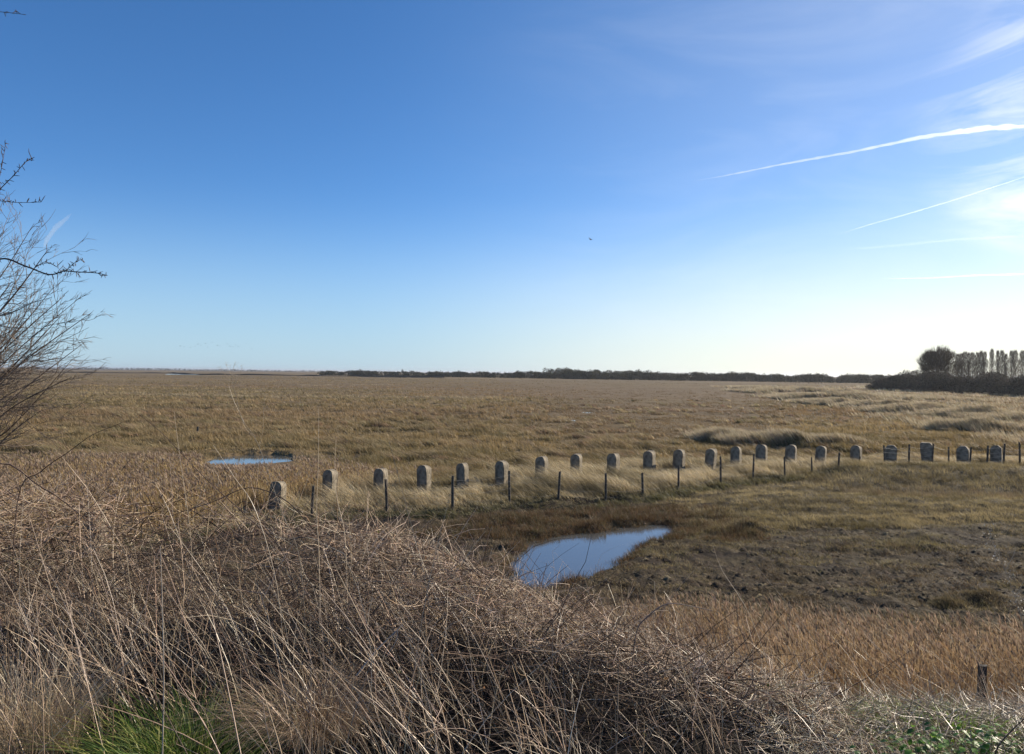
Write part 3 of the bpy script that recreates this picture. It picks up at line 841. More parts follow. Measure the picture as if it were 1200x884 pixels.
# ------------------------------------------------------------------ fences
def post_mesh(h, r, seed, nseg=7):
    V = []; F = []
    rr = random.Random(seed)
    lv = 6
    bx = rr.uniform(-.02, .02); by = rr.uniform(-.02, .02)
    for s in range(lv):
        t = s / (lv - 1)
        for q in range(nseg):
            a = 2 * math.pi * q / nseg
            k = r * (1.08 - .15 * t) * (1 + rr.uniform(-.08, .08))
            V.append((math.cos(a) * k + bx * math.sin(t * 3), math.sin(a) * k + by * math.sin(t * 3), h * t + (rr.uniform(-.012, .012) if s == lv - 1 else 0)))
    V.append((0, 0, h + .008)); 
    for s in range(lv - 1):
        for q in range(nseg):
            a = s * nseg + q; b = s * nseg + (q + 1) % nseg
            F.append((a, b, b + nseg, a + nseg))
    for q in range(nseg): F.append(((lv - 1) * nseg + q, (lv - 1) * nseg + (q + 1) % nseg, len(V) - 1))
    me = bpy.data.meshes.new('post'); me.from_pydata(V, [], F); me.update(); me.materials.append(M_post)
    return me
FP = [  # px, y top, y base (for distance), radius
    (160, 590.5, 628, .048), (365, 570, 612, .045), (453, 562, 604, .045), (531, 558, 603, .050), (598, 552, 593, .042), (653.5, 552.5, 590.5, .042), (709.5, 555, 590, .042), (754, 554.5, 585.5, .045), (796, 546, 579, .040),
    (845, 535, 570, .040), (882, 532, 564.5, .040), (920, 535.5, 562, .036), (952, 536, 559, .036), (982, 530.5, 557.5, .042), (1007, 535, 553, .036),
    (1036, 522, 549, .040), (1065, 521, 548, .045), (1092.5, 520, 547.5, .042), (1112.5, 524, 547, .040), (1136, 524, 547.5, .042), (1156, 522.5, 547.5, .050), (1176, 520, 547, .045), (1194.5, 518.5, 547, .045), (1214, 519, 547, .045), (1236, 520, 548, .045)]
froot = on_plane(709, 590)
fence = obj('wire_fence', None, label='old wire fence on thin round posts running in front of the concrete pillars', cat='fence', loc=(froot.x, froot.y, 0))
tops = []
for i, (px, yt, yb, r) in enumerate(FP):
    b = on_plane(px, yb)
    t = at(px, yt, b.y)
    g = min(H1(b.x, b.y), 0) - .3
    hpost = t.z - g
    o = obj('post', post_mesh(hpost, r, i), parent=fence, loc=(b.x - froot.x, b.y - froot.y, g))
    o.rotation_euler = (R(random.uniform(-2, 2)), R(random.uniform(-2.5, 2.5)), 0)
    tops.append(Vector((b.x - froot.x, b.y - froot.y, t.z)))
for k in range(4):
    paths = []
    dn = (.12, .34, .56, .78)[k]
    for i in range(len(tops) - 1):
        if i < 2: continue
        a, b = tops[i], tops[i + 1]
        sag = .05 + .05 * random.random()
        pth = []
        for s in range(7):
            t = s / 6
            p = a.lerp(b, t)
            pth.append((p.x, p.y - .04, p.z - dn - sag * 4 * t * (1 - t), .0045 if i > 14 else .0022))
        paths.append(pth)
    ch = tube_list(paths, (.3, .27, .22), None)
    ch = [(c[0], c[1], None) for c in ch]
    obj('wire', make_mesh('wire', ch, M_wire), parent=fence)

def lone_post(px, yt, yb, r, label, z=None, name='fence_post', cat='post', sink=.3):
    if z is None: b = on_plane(px, yb)
    else: b = on_plane(px, yb, z)
    t = at(px, yt, b.y)
    g = H1(b.x, b.y) - sink
    obj(name, post_mesh(t.z - g, r, int(px)), label=label, cat=cat, loc=(b.x, b.y, g))
lone_post(1151.5, 780, 818, .042, 'stout weathered post standing alone in front of the rusty reeds, lower right', z=1.35)
lone_post(232, 500, 510, .09, 'tiny dark marker post alone in the marsh on the left')
lone_post(478.5, 543, 552, .03, 'short dark stake in the grass between two pillars left of centre')
for i, (pa, pb) in enumerate([(864, 965)]):
    a = on_plane(pa, 447.4); b = on_plane(pb, 450.2)
    ff = obj('field_fence', None, label='tiny dark posts of a distant fence in front of the far treeline', cat='fence', loc=(a.x, a.y, 0))
    me = post_mesh(2.1, .16, 99, 5)
    for k in range(26):
        t = k / 25 + random.uniform(-.012, .012)
        o = obj('post', me, parent=ff, loc=((b.x - a.x) * t, (b.y - a.y) * t + random.uniform(-3, 3), -.3))
        o.scale = (1, 1, random.uniform(.8, 1.15))

# ------------------------------------------------------------------ far trees
def puff_cloud(centres, radii, n_per, size, cols, flat=.75, jit=.12):
    """leaf-clump triangles spread through lumpy crowns"""
    P = []; 
    for c, r in zip(centres, radii):
        m = max(4, int(n_per * r * r))
        d = rng.normal(size=(m, 3)); d /= np.linalg.norm(d, axis=1, keepdims=True)
        d[:, 2] = np.abs(d[:, 2]) * 1.0 * np.where(rng.random(m) < .75, 1, -.6)
        rr = r * rng.uniform(.55, 1.12, (m, 1)) ** .6
        P.append(np.array(c) + d * rr * np.array([1, 1, flat]))
    P = np.concatenate(P); n = len(P)
    s = size * rng.uniform(.5, 1.4, (n, 1))
    T = []
    for q in range(3):
        T.append(P + rng.normal(size=(n, 3)) * s * np.array([.7, .7, .9]))
    V = np.stack(T, 1).reshape(-1, 3)
    F = np.arange(3 * n).reshape(-1, 3)
    C = np.repeat(palette(n, cols, None, jit), 3, 0)
    return V, F, C

def treeline(px0, px1, Yd0, Yd1, hgt0, hgt1, n, size, cols, name, label, depth=18, seed=5, cat='treeline', n_per=7):
    size = size * .62; n_per = n_per * 2.3
    r_ = np.random.default_rng(seed)
    cs, rs = [], []
    for i in range(n):
        t = r_.random()
        Y = Yd0 + (Yd1 - Yd0) * t + r_.uniform(0, depth)
        px = px0 + (px1 - px0) * t
        X = (px - 600) / FPX * Y
        hh = (hgt0 + (hgt1 - hgt0) * t) * (.88 + .20 * noise(np.array([t * 23.]), np.array([seed * 1.]), seed)[0] + .09 * r_.normal())
        hh = max(1.8, hh)
        rad = hh * r_.uniform(.32, .5)
        cs.append((X, Y, hh - rad * .75)); rs.append(rad)
        cs.append((X + r_.normal() * rad, Y, rad * .5)); rs.append(rad)
    ch = [puff_cloud(cs, rs, n_per, size, cols)]
    obj(name, make_mesh(name, ch, M_scrub), label=label, cat=cat, kind='stuff')
DK = [(.040, .045, .022), (.055, .052, .028), (.032, .036, .02), (.07, .058, .035)]
treeline(372, 690, 800, 600, 5.0, 5.6, 620, .75, DK, 'far_treeline', 'thin dark wooded strip on the horizon left of centre', seed=5, n_per=4)
treeline(660, 1045, 610, 500, 6.2, 5.2, 900, .65, DK, 'far_treeline', 'dark wooded strip on the horizon right of centre', seed=6, n_per=4)
treeline(640, 760, 760, 760, 9.5, 8.0, 120, .9, DK, 'far_treeline', 'slightly taller wood standing behind the strip near the centre', seed=9, n_per=3)
treeline(-60, 380, 2600, 2600, 9, 6.5, 1100, 1.6, [(.07, .07, .05), (.055, .055, .04)], 'far_woodland', 'low distant woodland on the horizon at the far left', depth=80, seed=7, cat='woodland', n_per=.35)
treeline(1024, 1075, 262, 238, 3.6, 6.2, 120, .30, [(.10, .078, .055), (.07, .06, .042), (.13, .10, .07)], 'thicket', 'left tip of the dark bare thicket in front of the round tree', depth=14, seed=8, cat='thicket', n_per=30)
treeline(1066, 1330, 244, 130, 6.0, 4.3, 420, .28, [(.10, .078, .055), (.07, .06, .042), (.13, .10, .07)], 'thicket', 'long dark bare thicket below the poplars on the right', depth=22, seed=10, cat='thicket', n_per=30)
# a few separate shapes standing out of the strip
def small_tree(px, yt, Y, w, label):
    X = (px - 600) / FPX * Y
    top = at(px, yt, Y).z
    root = obj('distant_tree', None, label=label, cat='tree', loc=(X, Y, 0))
    pts = [[(0, 0, -.3, .2), (.1, 0, top * .4, .15), (0, .1, top * .8, .07)]]
    ch = [(c[0], c[1], None) for c in tube_list(pts, (1, 1, 1), None)]
    obj('trunk', make_mesh('trunk', ch, M_tbark), parent=root)
    cs = [(random.uniform(-.3, .3) * w, random.uniform(-.3, .3) * w, top * (.45 + .11 * k)) for k in range(5)]
    obj('crown', make_mesh('crown', [puff_cloud(cs, [w * .5 * (1 - .14 * k) for k in range(5)], 14, .45, DK)], M_scrub), parent=root)
small_tree(472, 432.3, 720, 3.2, 'small round tree rising above the treeline left of centre')
small_tree(592, 434.0, 650, 1.8, 'narrow little tree poking above the treeline near the centre')
small_tree(747, 436.2, 560, 5.0, 'bushy tree standing a little proud of the treeline right of centre')
small_tree(709, 437.0, 585, 4.4, 'low rounded tree in the treeline just right of centre')
small_tree(789, 437.5, 545, 3.6, 'low pointed tree in the treeline beside the right half')

# big round bare tree
def twig_crown(n, fn, wid, cols):
    """n thin upright twig triangles; fn(n) gives base points, directions and lengths"""
    B, D, L = fn(n)
    side = np.cross(D, rng.normal(size=D.shape)); side /= np.linalg.norm(side, axis=1, keepdims=True) + 1e-9
    w = wid * rng.uniform(.6, 1.4, (len(B), 1))
    V = np.stack([B - side * w, B + side * w, B + D * L[:, None]], 1).reshape(-1, 3)
    return V, np.arange(len(V)).reshape(-1, 3), np.repeat(palette(len(B), cols, None, .15), 3, 0)
def limb_paths(h, spread, n, r0, seed, up=.8, start=.15):
    rr = random.Random(seed); out = []
    out.append([(0, 0, -.4, r0), (0, 0, h * .3, r0 * .8), (rr.uniform(-.1, .1), rr.uniform(-.1, .1), h * .6, r0 * .5), (0, 0, h * .92, r0 * .12)])
    for i in range(n):
        z = h * rr.uniform(start, .7); a = rr.uniform(0, 6.28)
        L = spread * rr.uniform(.7, 1.1) * (1 - .4 * (z / h))
        hz = (h - z) * rr.uniform(.4, up)
        out.append([(0, 0, z, r0 * .35), (math.cos(a) * L * .45, math.sin(a) * L * .45, z + hz * .3, r0 * .22), (math.cos(a) * L * .8, math.sin(a) * L * .8, z + hz * .65, r0 * .13), (math.cos(a) * L, math.sin(a) * L, z + hz, r0 * .05)])
    return out
Y = 262; X = (1097.5 - 600) / FPX * Y
tt = at(1097, 409, Y).z
root = obj('round_tree', None, label='broad round-headed bare tree standing left of the poplar row', cat='tree', loc=(X, Y, 0))
ch = [(c[0], c[1], None) for c in tube_list(limb_paths(tt, 5.6, 26, .38, 3), (1, 1, 1), None)]
obj('trunk', make_mesh('trunk', ch, M_tbark), parent=root)
def round_fn(n):
    d = rng.normal(size=(n, 3)); d /= np.linalg.norm(d, axis=1, keepdims=True); d[:, 2] = np.where(d[:, 2] < -.5, -d[:, 2], d[:, 2])
    r = rng.random((n, 1)) ** .42
    lump = 1 + .34 * noise(np.arctan2(d[:, 1], d[:, 0]) * 2.2, d[:, 2] * 3, 5)[:, None]
    B = d * r * lump * np.array([6.0, 5.5, 6.2]) + np.array([0, 0, tt - 6.6])
    D = d * .6 + np.array([-.05, 0, .75]) + rng.normal(0, .22, (n, 3)); D /= np.linalg.norm(D, axis=1, keepdims=True)
    return B, D, rng.uniform(.5, 2.1, n)
obj('crown', make_mesh('crown', [twig_crown(17000, round_fn, .034, [(.085, .062, .043), (.065, .05, .035), (.10, .075, .05)])], M_scrub), parent=root)

# poplars
def poplar_meshes(seed, h, w):
    tr = [(c[0], c[1], None) for c in tube_list(limb_paths(h, w * .8, 22, .15, seed, .95, .10), (1, 1, 1), None)]
    def fn(n):
        z = rng.random(n) ** .85 * h * .95 + .3
        prof = np.sin(np.clip(z / h, 0, 1) ** .8 * math.pi * .93 + .12) ** .7 * (1 + .25 * noise(z * .8, np.full(n, seed * 1.), seed))
        a = rng.uniform(0, 6.283, n); r = np.sqrt(rng.random(n)) * w * prof
        B = np.stack([np.cos(a) * r, np.sin(a) * r, z], 1)
        D = np.stack([np.cos(a) * .22, np.sin(a) * .22, np.ones(n)], 1) + rng.normal(0, .10, (n, 3)); D /= np.linalg.norm(D, axis=1, keepdims=True)
        return B, D, rng.uniform(.5, 1.4, n)
    cr_ = twig_crown(int(1900 * w * h / 15), fn, .027, [(.11, .085, .06), (.085, .068, .05), (.13, .10, .07)])
    return make_mesh('trunk', tr, M_tbark), make_mesh('crown', [cr_], M_scrub)
PV = [poplar_meshes(s, 15.5, w) for s, w in ((1, 1.25), (2, 1.6), (3, 1.05), (4, 1.4))]
POPX = [(1122.5, 413, 1), (1126.8, 412, 0), (1130.7, 410.5, 1), (1134.8, 411.5, 2), (1139.3, 411.5, 1), (1145, 411, 0), (1149.3, 409.5, 3), (1153.4, 410.5, 1), (1162, 407, 3), (1169, 409, 2), (1174, 408.5, 0),
        (1178.6, 413, 2), (1185, 409, 0), (1189.4, 408.5, 3), (1197.6, 409, 1), (1203, 410, 0), (1208.5, 408, 3), (1214, 410, 2)]
POLAB = ['bare poplar touching the right side of the round tree, leftmost of the poplar row', 'slim bare poplar, second in the row from the round tree', 'bare poplar, third in the row from the round tree',
         'thin bare poplar, fourth in the row from the round tree', 'bare poplar closing the first clump, fifth in the row from the round tree', 'slim bare poplar after the first gap, sixth from the round tree',
         'dense bare poplar, seventh in the row from the round tree', 'bare poplar with a wide gap on its right, eighth from the round tree', 'tallest bare poplar, standing alone between two gaps in the row',
         'thin bare poplar just right of the tallest one', 'bare poplar, second to the right of the tallest one', 'shorter dark narrow poplar, third to the right of the tallest one',
         'bare poplar just left of the last dense poplar near the frame edge', 'last dense bare poplar before the gap near the right frame edge', 'bare poplar at the very right edge of the frame',
         'bare poplar just outside the right edge, first beyond it', 'bare poplar second beyond the right edge', 'bare poplar third beyond the right edge']
for i, (px, yt, v) in enumerate(POPX):
    if px > 1200: continue
    Y = 292 + random.uniform(-4, 4)
    X = (px - 600) / FPX * Y
    top = at(px, yt, Y).z
    root = obj('poplar_tree', None, label=POLAB[i], cat='tree', group='bare poplars in a row on the right', loc=(X, Y, 0))
    s = top / 16.2
    root.rotation_euler[2] = random.uniform(0, 6.28); root.scale = (random.uniform(.85, 1.1), random.uniform(.85, 1.1), s)
    obj('trunk', PV[v][0], parent=root); obj('crown', PV[v][1], parent=root)

# ------------------------------------------------------------------ foreground bank: dead grass, brambles, stems
def cano_pts(n, x0, x1, up=1.0, dn=.35, ymin=2.2, ymax=6.9):
    x = rng.uniform(x0, x1, n); y = rng.uniform(ymin, ymax, n)
    zc = canopy(x, y) + .05 * fbm(x / .35, y / .35, 3, 111)
    g = H(x, y)
    d = rng.random(n) ** 1.6
    z = zc - d * np.minimum(dn, np.maximum(zc - g, 0))
    return x, y, z, zc - g
def curl_paths(x, y, z, L, k=5, up=(-.2, .6), wind=-.3, curl=1.0):
    """random curving twigs starting at the points"""
    n = len(x)
    a = rng.uniform(0, 2 * math.pi, n); e = rng.uniform(up[0], up[1], n)
    d = np.stack([np.cos(a) * np.cos(e) + wind, np.sin(a) * np.cos(e), np.sin(e)], 1)
    bend = rng.normal(0, .55 * curl, (n, 3)); bend[:, 2] -= .35 * curl
    P = np.zeros((n, k, 3)); P[:, 0] = np.stack([x, y, z], 1)
    st = (L / (k - 1))[:, None]
    for s in range(1, k):
        P[:, s] = P[:, s - 1] + d / np.linalg.norm(d, axis=1, keepdims=True) * st
        d = d + bend * (1.6 / k) + rng.normal(0, .12, (n, 3))
    return P
def taper(n, k, r, tip=.35):
    return (r[:, None] * np.linspace(1, tip, k)[None])
def above_ground(P, m=.01):
    g = H(P[:, :, 0].ravel(), P[:, :, 1].ravel()).reshape(P.shape[:2])
    P[:, :, 2] = np.maximum(P[:, :, 2], g + m); return P

def build_bank_tangle():
    # woody bramble tangle: dark, purple-brown
    x, y, z, th = cano_pts(13000, -5.2, 3.2, dn=1.0)
    ok = (th > .12) & (np.abs(x / y) < .95)
    x, y, z = x[ok], y[ok], z[ok]
    n = len(x)
    P = curl_paths(x, y, z - .03, rng.uniform(.25, .75, n), 5, (-.3, .9), -.25, 1.0)
    P = above_ground(P)
    c = palette(n, [(.12, .076, .048), (.085, .052, .034), (.16, .105, .068), (.050, .032, .022)], None, .2)
    ch = [tubes(P, taper(n, 5, rng.uniform(.0014, .0040, n)), c)]
    obj('bramble_tangle', make_mesh('bramble_tangle', ch, M_twig), label='dark tangle of bare bramble twigs covering the bank', cat='brambles', kind='stuff')
    # bleached dead grass matted over the crest
    x, y, z, th = cano_pts(38000, -5.2, 4.6, dn=.14)
    yc = np.interp(x, DY_X, DY_Y)
    keep = (np.abs(x / y) < .95) & ((y > yc - .55) | (rng.random(len(x)) < .03)) & (rng.random(len(x)) < np.interp(x, [1, 2.2], [1, .95])) & (rng.random(len(x)) < .45 + .55 * sstep(-.9, .2, x) + .9 * np.clip(fbm(x / .5, y / .5, 2, 115), -.4, 1))
    x, y, z = x[keep], y[keep], z[keep]
    n = len(x)
    P = curl_paths(x, y, z - .02, rng.uniform(.15, .5, n) * np.interp(x, [.8, 2], [1, .6]), 5, (-.2, .75), -.45, 1.1)
    P = above_ground(P)
    c = palette(n, [(.64, .47, .32), (.53, .37, .24), (.76, .60, .43), (.33, .23, .15)], None, .15)
    ch = [tubes(P, taper(n, 5, rng.uniform(.0011, .0028, n)), c)]
    obj('matted_grass', make_mesh('matted_grass', ch, M_stem), label='bleached curling dead grass matted over the crest of the bank', cat='grass', kind='stuff')
build_bank_tangle()

def build_stems():
    n = 2300
    x = rng.uniform(-4.4, 4.4, n); y = rng.uniform(2.9, 5.8, n)
    ok = (np.abs(x / y) < .9) & (fbm(x / .5, y / .5, 2, 121) > -.25) & ~((np.abs(x + 1.35) < .42) & (y < 3.55) & (rng.random(n) < .75))
    ok &= (rng.random(n) < np.interp(x, [-4, -.5, 1, 2, 4], [1, .95, .75, .35, .18]))
    x, y = x[ok], y[ok]; n = len(x)
    g = H(x, y)
    L = rng.gamma(9, .095, n).clip(.4, 1.5)
    L *= np.interp(x, [-4, .5, 2, 4], [1.0, .95, .60, .45])
    # keep most tips just about the crest, few rise above it
    lim = canopy(x, np.interp(x, DY_X, DY_Y)) + rng.exponential(.16, n) - g - .05
    L = np.minimum(L, np.maximum(lim * 1.12, .35))
    k = 7
    tilt = rng.normal(.33, .22, n); az = rng.normal(math.pi, .55, n)
    flip = rng.random(n) < .12; tilt = np.where(flip, rng.uniform(.5, 1.1, n), tilt)
    az = np.where(rng.random(n) < .13, rng.uniform(-.6, .6, n), az)
    d = np.stack([np.sin(tilt) * np.cos(az), np.sin(tilt) * np.sin(az), np.cos(tilt)], 1)
    P = np.zeros((n, k, 3)); P[:, 0] = np.stack([x, y, g - .03], 1)
    bend = np.stack([rng.normal(-.035, .07, n), rng.normal(0, .05, n), rng.normal(-.03, .04, n)], 1)
    for s in range(1, k):
        P[:, s] = P[:, s - 1] + d / np.linalg.norm(d, axis=1, keepdims=True) * (L / (k - 1))[:, None]
        d = d + bend + rng.normal(0, .028, (n, 3))
    r = rng.uniform(.0016, .0040, n) * np.where(rng.random(n) < .22, 1.4, 1)
    c = palette(n, [(.62, .47, .32), (.52, .38, .26), (.76, .61, .45), (.37, .27, .18), (.22, .15, .10)], None, .12)
    ch = [tubes(P, taper(n, k, r, .35), c)]
    # side branchlets
    m = 2200
    i = rng.integers(0, n, m); s = rng.integers(2, k, m)
    B = P[i, s]
    Q = curl_paths(B[:, 0], B[:, 1], B[:, 2], rng.uniform(.05, .22, m), 4, (.1, 1.2), -.2, .5)
    ch.append(tubes(Q, taper(m, 4, rng.uniform(.0007, .0014, m)), c[i]))
    # finer dry grass stalks with the stems
    q = 2600
    x = rng.uniform(-4.4, 4.4, q); y = rng.uniform(2.8, 6.0, q)
    okk = (np.abs(x / y) < .9) & ~((np.abs(x + 1.35) < .42) & (y < 3.5))
    x, y = x[okk], y[okk]; q = len(x); g = H(x, y)
    lim = np.minimum(rng.uniform(.4, 1.0, q), np.maximum(canopy(x, np.interp(x, DY_X, DY_Y)) + rng.exponential(.06, q) - g, .15))
    lean = np.stack([-.5 + rng.normal(0, .3, q), rng.normal(0, .25, q)], 1)
    cc = palette(q, [(.40, .31, .21), (.32, .24, .16), (.48, .39, .27)], None, .14)
    ch.append(blades(np.stack([x, y, g - .02], 1), lim, rng.uniform(.0025, .005, q), lean, cc, 4, .12))
    obj('dry_stems', make_mesh('dry_stems', ch, M_stem), label='tall bleached dead stems leaning left all over the foreground bank', cat='dead stems', kind='stuff')
build_stems()

def build_leaves():
    x, y, z, th = cano_pts(3200, -4.6, 2.6, dn=.30)
    k = (np.abs(x / y) < .9) & (th > .1) & (fbm(x / .6, y / .6, 2, 151) > -.1)
    x, y, z = x[k], y[k], z[k]; n = len(x)
    O = np.array([(0, -.5, 0), (.32, 0, .16), (0, .6, .05), (-.32, 0, .16), (0, 0, 0)]); Fo = np.array([(0, 1, 4), (1, 2, 4), (2, 3, 4), (3, 0, 4)])
    V = O[None] * rng.uniform(.012, .030, (n, 1, 1)) * (1 + rng.normal(0, .2, (n, 5, 3)))
    Q = rng.normal(size=(n, 4)); Q /= np.linalg.norm(Q, axis=1, keepdims=True)
    u = Q[:, None, 1:]; w = Q[:, None, :1]
    t = 2 * np.cross(np.broadcast_to(u, V.shape), V); V = V + w * t + np.cross(np.broadcast_to(u, V.shape), t)
    V = V + np.stack([x, y, z], 1)[:, None]
    c = palette(n, [(.16, .085, .045), (.24, .14, .07), (.09, .05, .035), (.10, .11, .03)], [.4, .3, .2, .1], .2)
    obj('dead_leaves', make_mesh('dead_leaves', [(V.reshape(-1, 3), (np.arange(n)[:, None, None] * 5 + Fo[None]).reshape(-1, 3), np.repeat(c, 5, 0))], M_green), label='small withered russet leaves caught among the brambles', cat='leaves', kind='stuff')
build_leaves()

# wiry, ginger grass clumps in the lower foreground
def clump_things():
    spec = [('ginger_grass_clump', 365, 815, 3.6, 1500, .42, .22, [(.36, .25, .15), (.28, .18, .11), (.42, .31, .19)], 'drooping ginger dead grass clump low on the bank, left of centre', M_stem, .75, .0022),
            ('straw_grass_clump', 22, 800, 3.5, 1400, .55, .22, [(.48, .38, .25), (.40, .30, .19)], 'thick pale straw clump at the lower left corner', M_stem, .35, .0028),
            ('green_grass_clump', 215, 868, 3.35, 1500, .36, .26, [(.10, .18, .03), (.16, .23, .04), (.06, .105, .02), (.38, .38, .11)], 'bright green grass clump at the bottom left among the dead stems', M_green, .45, .005),
            ('green_grass_clump', 1100, 836, 4.0, 1100, .22, .30, [(.22, .38, .04), (.30, .44, .07), (.13, .24, .03)], 'sunlit yellow green grass on the bank crest below the lone post', M_green, .5, .0045)]
    for (nm, px, py, Y, n, h, s, cols, lab, mt, droop, w) in spec:
        p = at(px, py, Y)
        a = rng.uniform(0, 6.283, n); rr = np.sqrt(rng.random(n))
        x = p.x + np.cos(a) * rr * s * (1.15 if nm != 'ginger_grass_clump' else 1); y = p.y + np.sin(a) * rr * s
        g = H(x, y)
        lean = np.stack([np.cos(a) * .8 * rr - .15 + rng.normal(0, .2, n), np.sin(a) * .8 * rr + rng.normal(0, .2, n)], 1)
        hh = h * rng.uniform(.55, 1.25, n)
        if nm == 'ginger_grass_clump': g = g + .12; lean *= 1.3
        c = palette(n, cols, None, .15)
        V, F, C = blades(np.stack([x, y, g - .02], 1), hh, np.full(n, w), lean, c, 5, droop)
        V = V - np.array([p.x, p.y, H1(p.x, p.y)])
        obj(nm, make_mesh(nm, [(V, F, C)], mt), label=lab, cat='grass clump', loc=(p.x, p.y, H1(p.x, p.y)))
clump_things()

# pale litter and mown straw at the lower right
def build_litter():
    n = 9000
    x = rng.uniform(1.3, 4.2, n); y = rng.uniform(2.8, 4.6, n)
    ok = (x / y < .9)
    x, y = x[ok], y[ok]; n = len(x)
    P = curl_paths(x, y, H(x, y) + rng.uniform(0, .10, n), rng.uniform(.10, .32, n), 4, (-.1, .45), -.2, .8)
    P = above_ground(P)
    c = palette(n, [(.64, .55, .40), (.52, .43, .31), (.42, .33, .23), (.24, .20, .11)], None, .15)
    obj('straw_litter', make_mesh('straw_litter', [tubes(P, taper(n, 4, rng.uniform(.0014, .0036, n)), c)], M_stem), label='pale broken straw lying on the bank top at the lower right', cat='straw litter', kind='stuff')
    n = 900
    x = rng.uniform(1.6, 3.6, n); y = rng.uniform(3.1, 4.5, n); ok = fbm(x / .3, y / .3, 2, 131) > 0
    x, y = x[ok], y[ok]; n = len(x)
    ch = [tussocks(x, y, 5, .07, .004, .03, [(.12, .19, .035), (.08, .14, .03), (.17, .22, .05)], wind=(-.2, 0), seg=2, radial=.8)]
    obj('low_green_grass', make_mesh('low_green_grass', ch, M_green), label='short fresh green grass coming through the straw at the lower right', cat='grass', kind='stuff')
build_litter()

# leafy green plant at the lower right
def leafy(px, py, Y, label, s=1.0):
    p = at(px, py, Y); g = H1(p.x, p.y)
    root = obj('leafy_plant', None, label=label, cat='plant', loc=(p.x, p.y, g))
    V = []; F = []; C = []
    stems = []
    for k in range(70):
        a = random.uniform(0, 6.28); L = random.uniform(.06, .19) * s; e = random.uniform(.5, 1.3)
        b = Vector((random.gauss(0, .045), random.gauss(0, .035), 0)) * s
        tip = b + Vector((math.cos(a) * math.cos(e), math.sin(a) * math.cos(e), math.sin(e))) * L
        stems.append([(b.x, b.y, b.z - .02, .0018), ((b.x + tip.x) / 2, (b.y + tip.y) / 2, (b.z + tip.z) / 2 + .01, .0014), (tip.x, tip.y, tip.z, .001)])
        for q in range(3):
            dirn = Vector((math.cos(a + q * 2.1), math.sin(a + q * 2.1), random.uniform(-.2, .5))).normalized()
            w = dirn.cross(Vector((0, 0, 1))).normalized(); l = random.uniform(.015, .030) * s
            o = tip - Vector((0, 0, q * .018))
            prof = [(0, 0), (.25, .26), (.5, .36), (.75, .26), (1, 0)]
            i0 = len(V); c = np.array(random.choice([(.12, .25, .03), (.18, .33, .05), (.07, .15, .02)])) * random.uniform(.8, 1.2)
            for t, ww in prof:
                ctr = o + dirn * l * t - Vector((0, 0, l * .5 * t * t))
                V += [tuple(ctr - w * ww * l + Vector((0, 0, .12 * ww * l))), tuple(ctr), tuple(ctr + w * ww * l + Vector((0, 0, .12 * ww * l)))]
                C += [c] * 3
            for j in range(4):
                for m in range(2):
                    A = i0 + j * 3 + m
                    F += [(A, A + 1, A + 4), (A, A + 4, A + 3)]
    obj('leaves', make_mesh('leaves', [(np.array(V), np.array(F), np.array(C))], M_green), parent=root)
    obj('stem', make_mesh('stem', tube_list(stems, (.10, .14, .03), None), M_green), parent=root)
leafy(1146, 872, 3.55, 'dark green leafy plant in the straw at the lower right corner', 1.6)
leafy(1088, 884, 3.45, 'small green leafy seedling clump at the bottom edge, lower right', 1.5)

# ------------------------------------------------------------------ separate stems in front
def smooth(path, n=5):
    P = [Vector(p[:3]) for p in path]; Rr = [p[3] for p in path]; out = []
    for i in range(len(P) - 1):
        p0 = P[max(i - 1, 0)]; p1 = P[i]; p2 = P[i + 1]; p3 = P[min(i + 2, len(P) - 1)]
        for s in range(n):
            t = s / n
            q = .5 * ((2 * p1) + (p2 - p0) * t + (2 * p0 - 5 * p1 + 4 * p2 - p3) * t * t + (3 * p1 - p0 - 3 * p2 + p3) * t ** 3)
            out.append((q.x, q.y, q.z, Rr[i] * (1 - t) + Rr[i + 1] * t))
    out.append((*P[-1], Rr[-1]))
    return out
def stem_thing(name, pix, Y, r, col, label, cat, group=None, extra=None, ground=True, tip=.4, thorns=False, mat=None):
    n = len(pix)
    path = []
    for i, (px, py, *dy) in enumerate(pix):
        p = at(px, py, Y + (dy[0] if dy else 0))
        path.append((p.x, p.y, p.z, r * (1 - (1 - tip) * i / (n - 1))))
    if ground:
        p = path[0]; g = H1(p[0], p[1])
        if p[2] > g + .02:
            dx = (path[0][0] - path[1][0]) * .4
            path.insert(0, (p[0] + dx, p[1] + .02, g - .03, r * 1.05))
    paths = [smooth(path)]
    base = Vector(path[0][:3])
    for br in (extra or []):
        q = []
        for i, (px, py, *dy) in enumerate(br):
            p = at(px, py, Y + (dy[0] if dy else 0)); q.append((p.x, p.y, p.z, r * .5 * (1 - .5 * i / len(br))))
        paths.append(smooth(q))
    if thorns:
        sp = []
        for pth in paths:
            for p in pth[::2]:
                a = rng.normal(size=3) * .012
                sp.append([(p[0], p[1], p[2], .0012), (p[0] + a[0], p[1] + a[1], p[2] + a[2], .0003)])
        paths += sp
    paths = [[(p[0] - base.x, p[1] - base.y, p[2] - base.z, p[3]) for p in pth] for pth in paths]
    ch = tube_list(paths, col, None)
    return obj(name, make_mesh(name, ch, mat or M_twig), label=label, cat=cat, group=group, loc=base), base
BR = 'arching bramble stems on the bank'
BC = (.085, .055, .045)
stem_thing('bramble_stem', [(388, 655), (352, 603), (325, 581), (290, 572), (250, 588), (208, 602), (180, 612)], 5.1, .0048, BC, 'dark bramble stem arching over the bank crest left of the second pillar', 'bramble stem', BR, thorns=True)
stem_thing('bramble_stem', [(322, 650), (345, 632), (375, 629), (402, 624), (424, 616)], 5.0, .005, BC, 'dark crooked bramble stem lying low below the third pillar', 'bramble stem', BR, thorns=True)
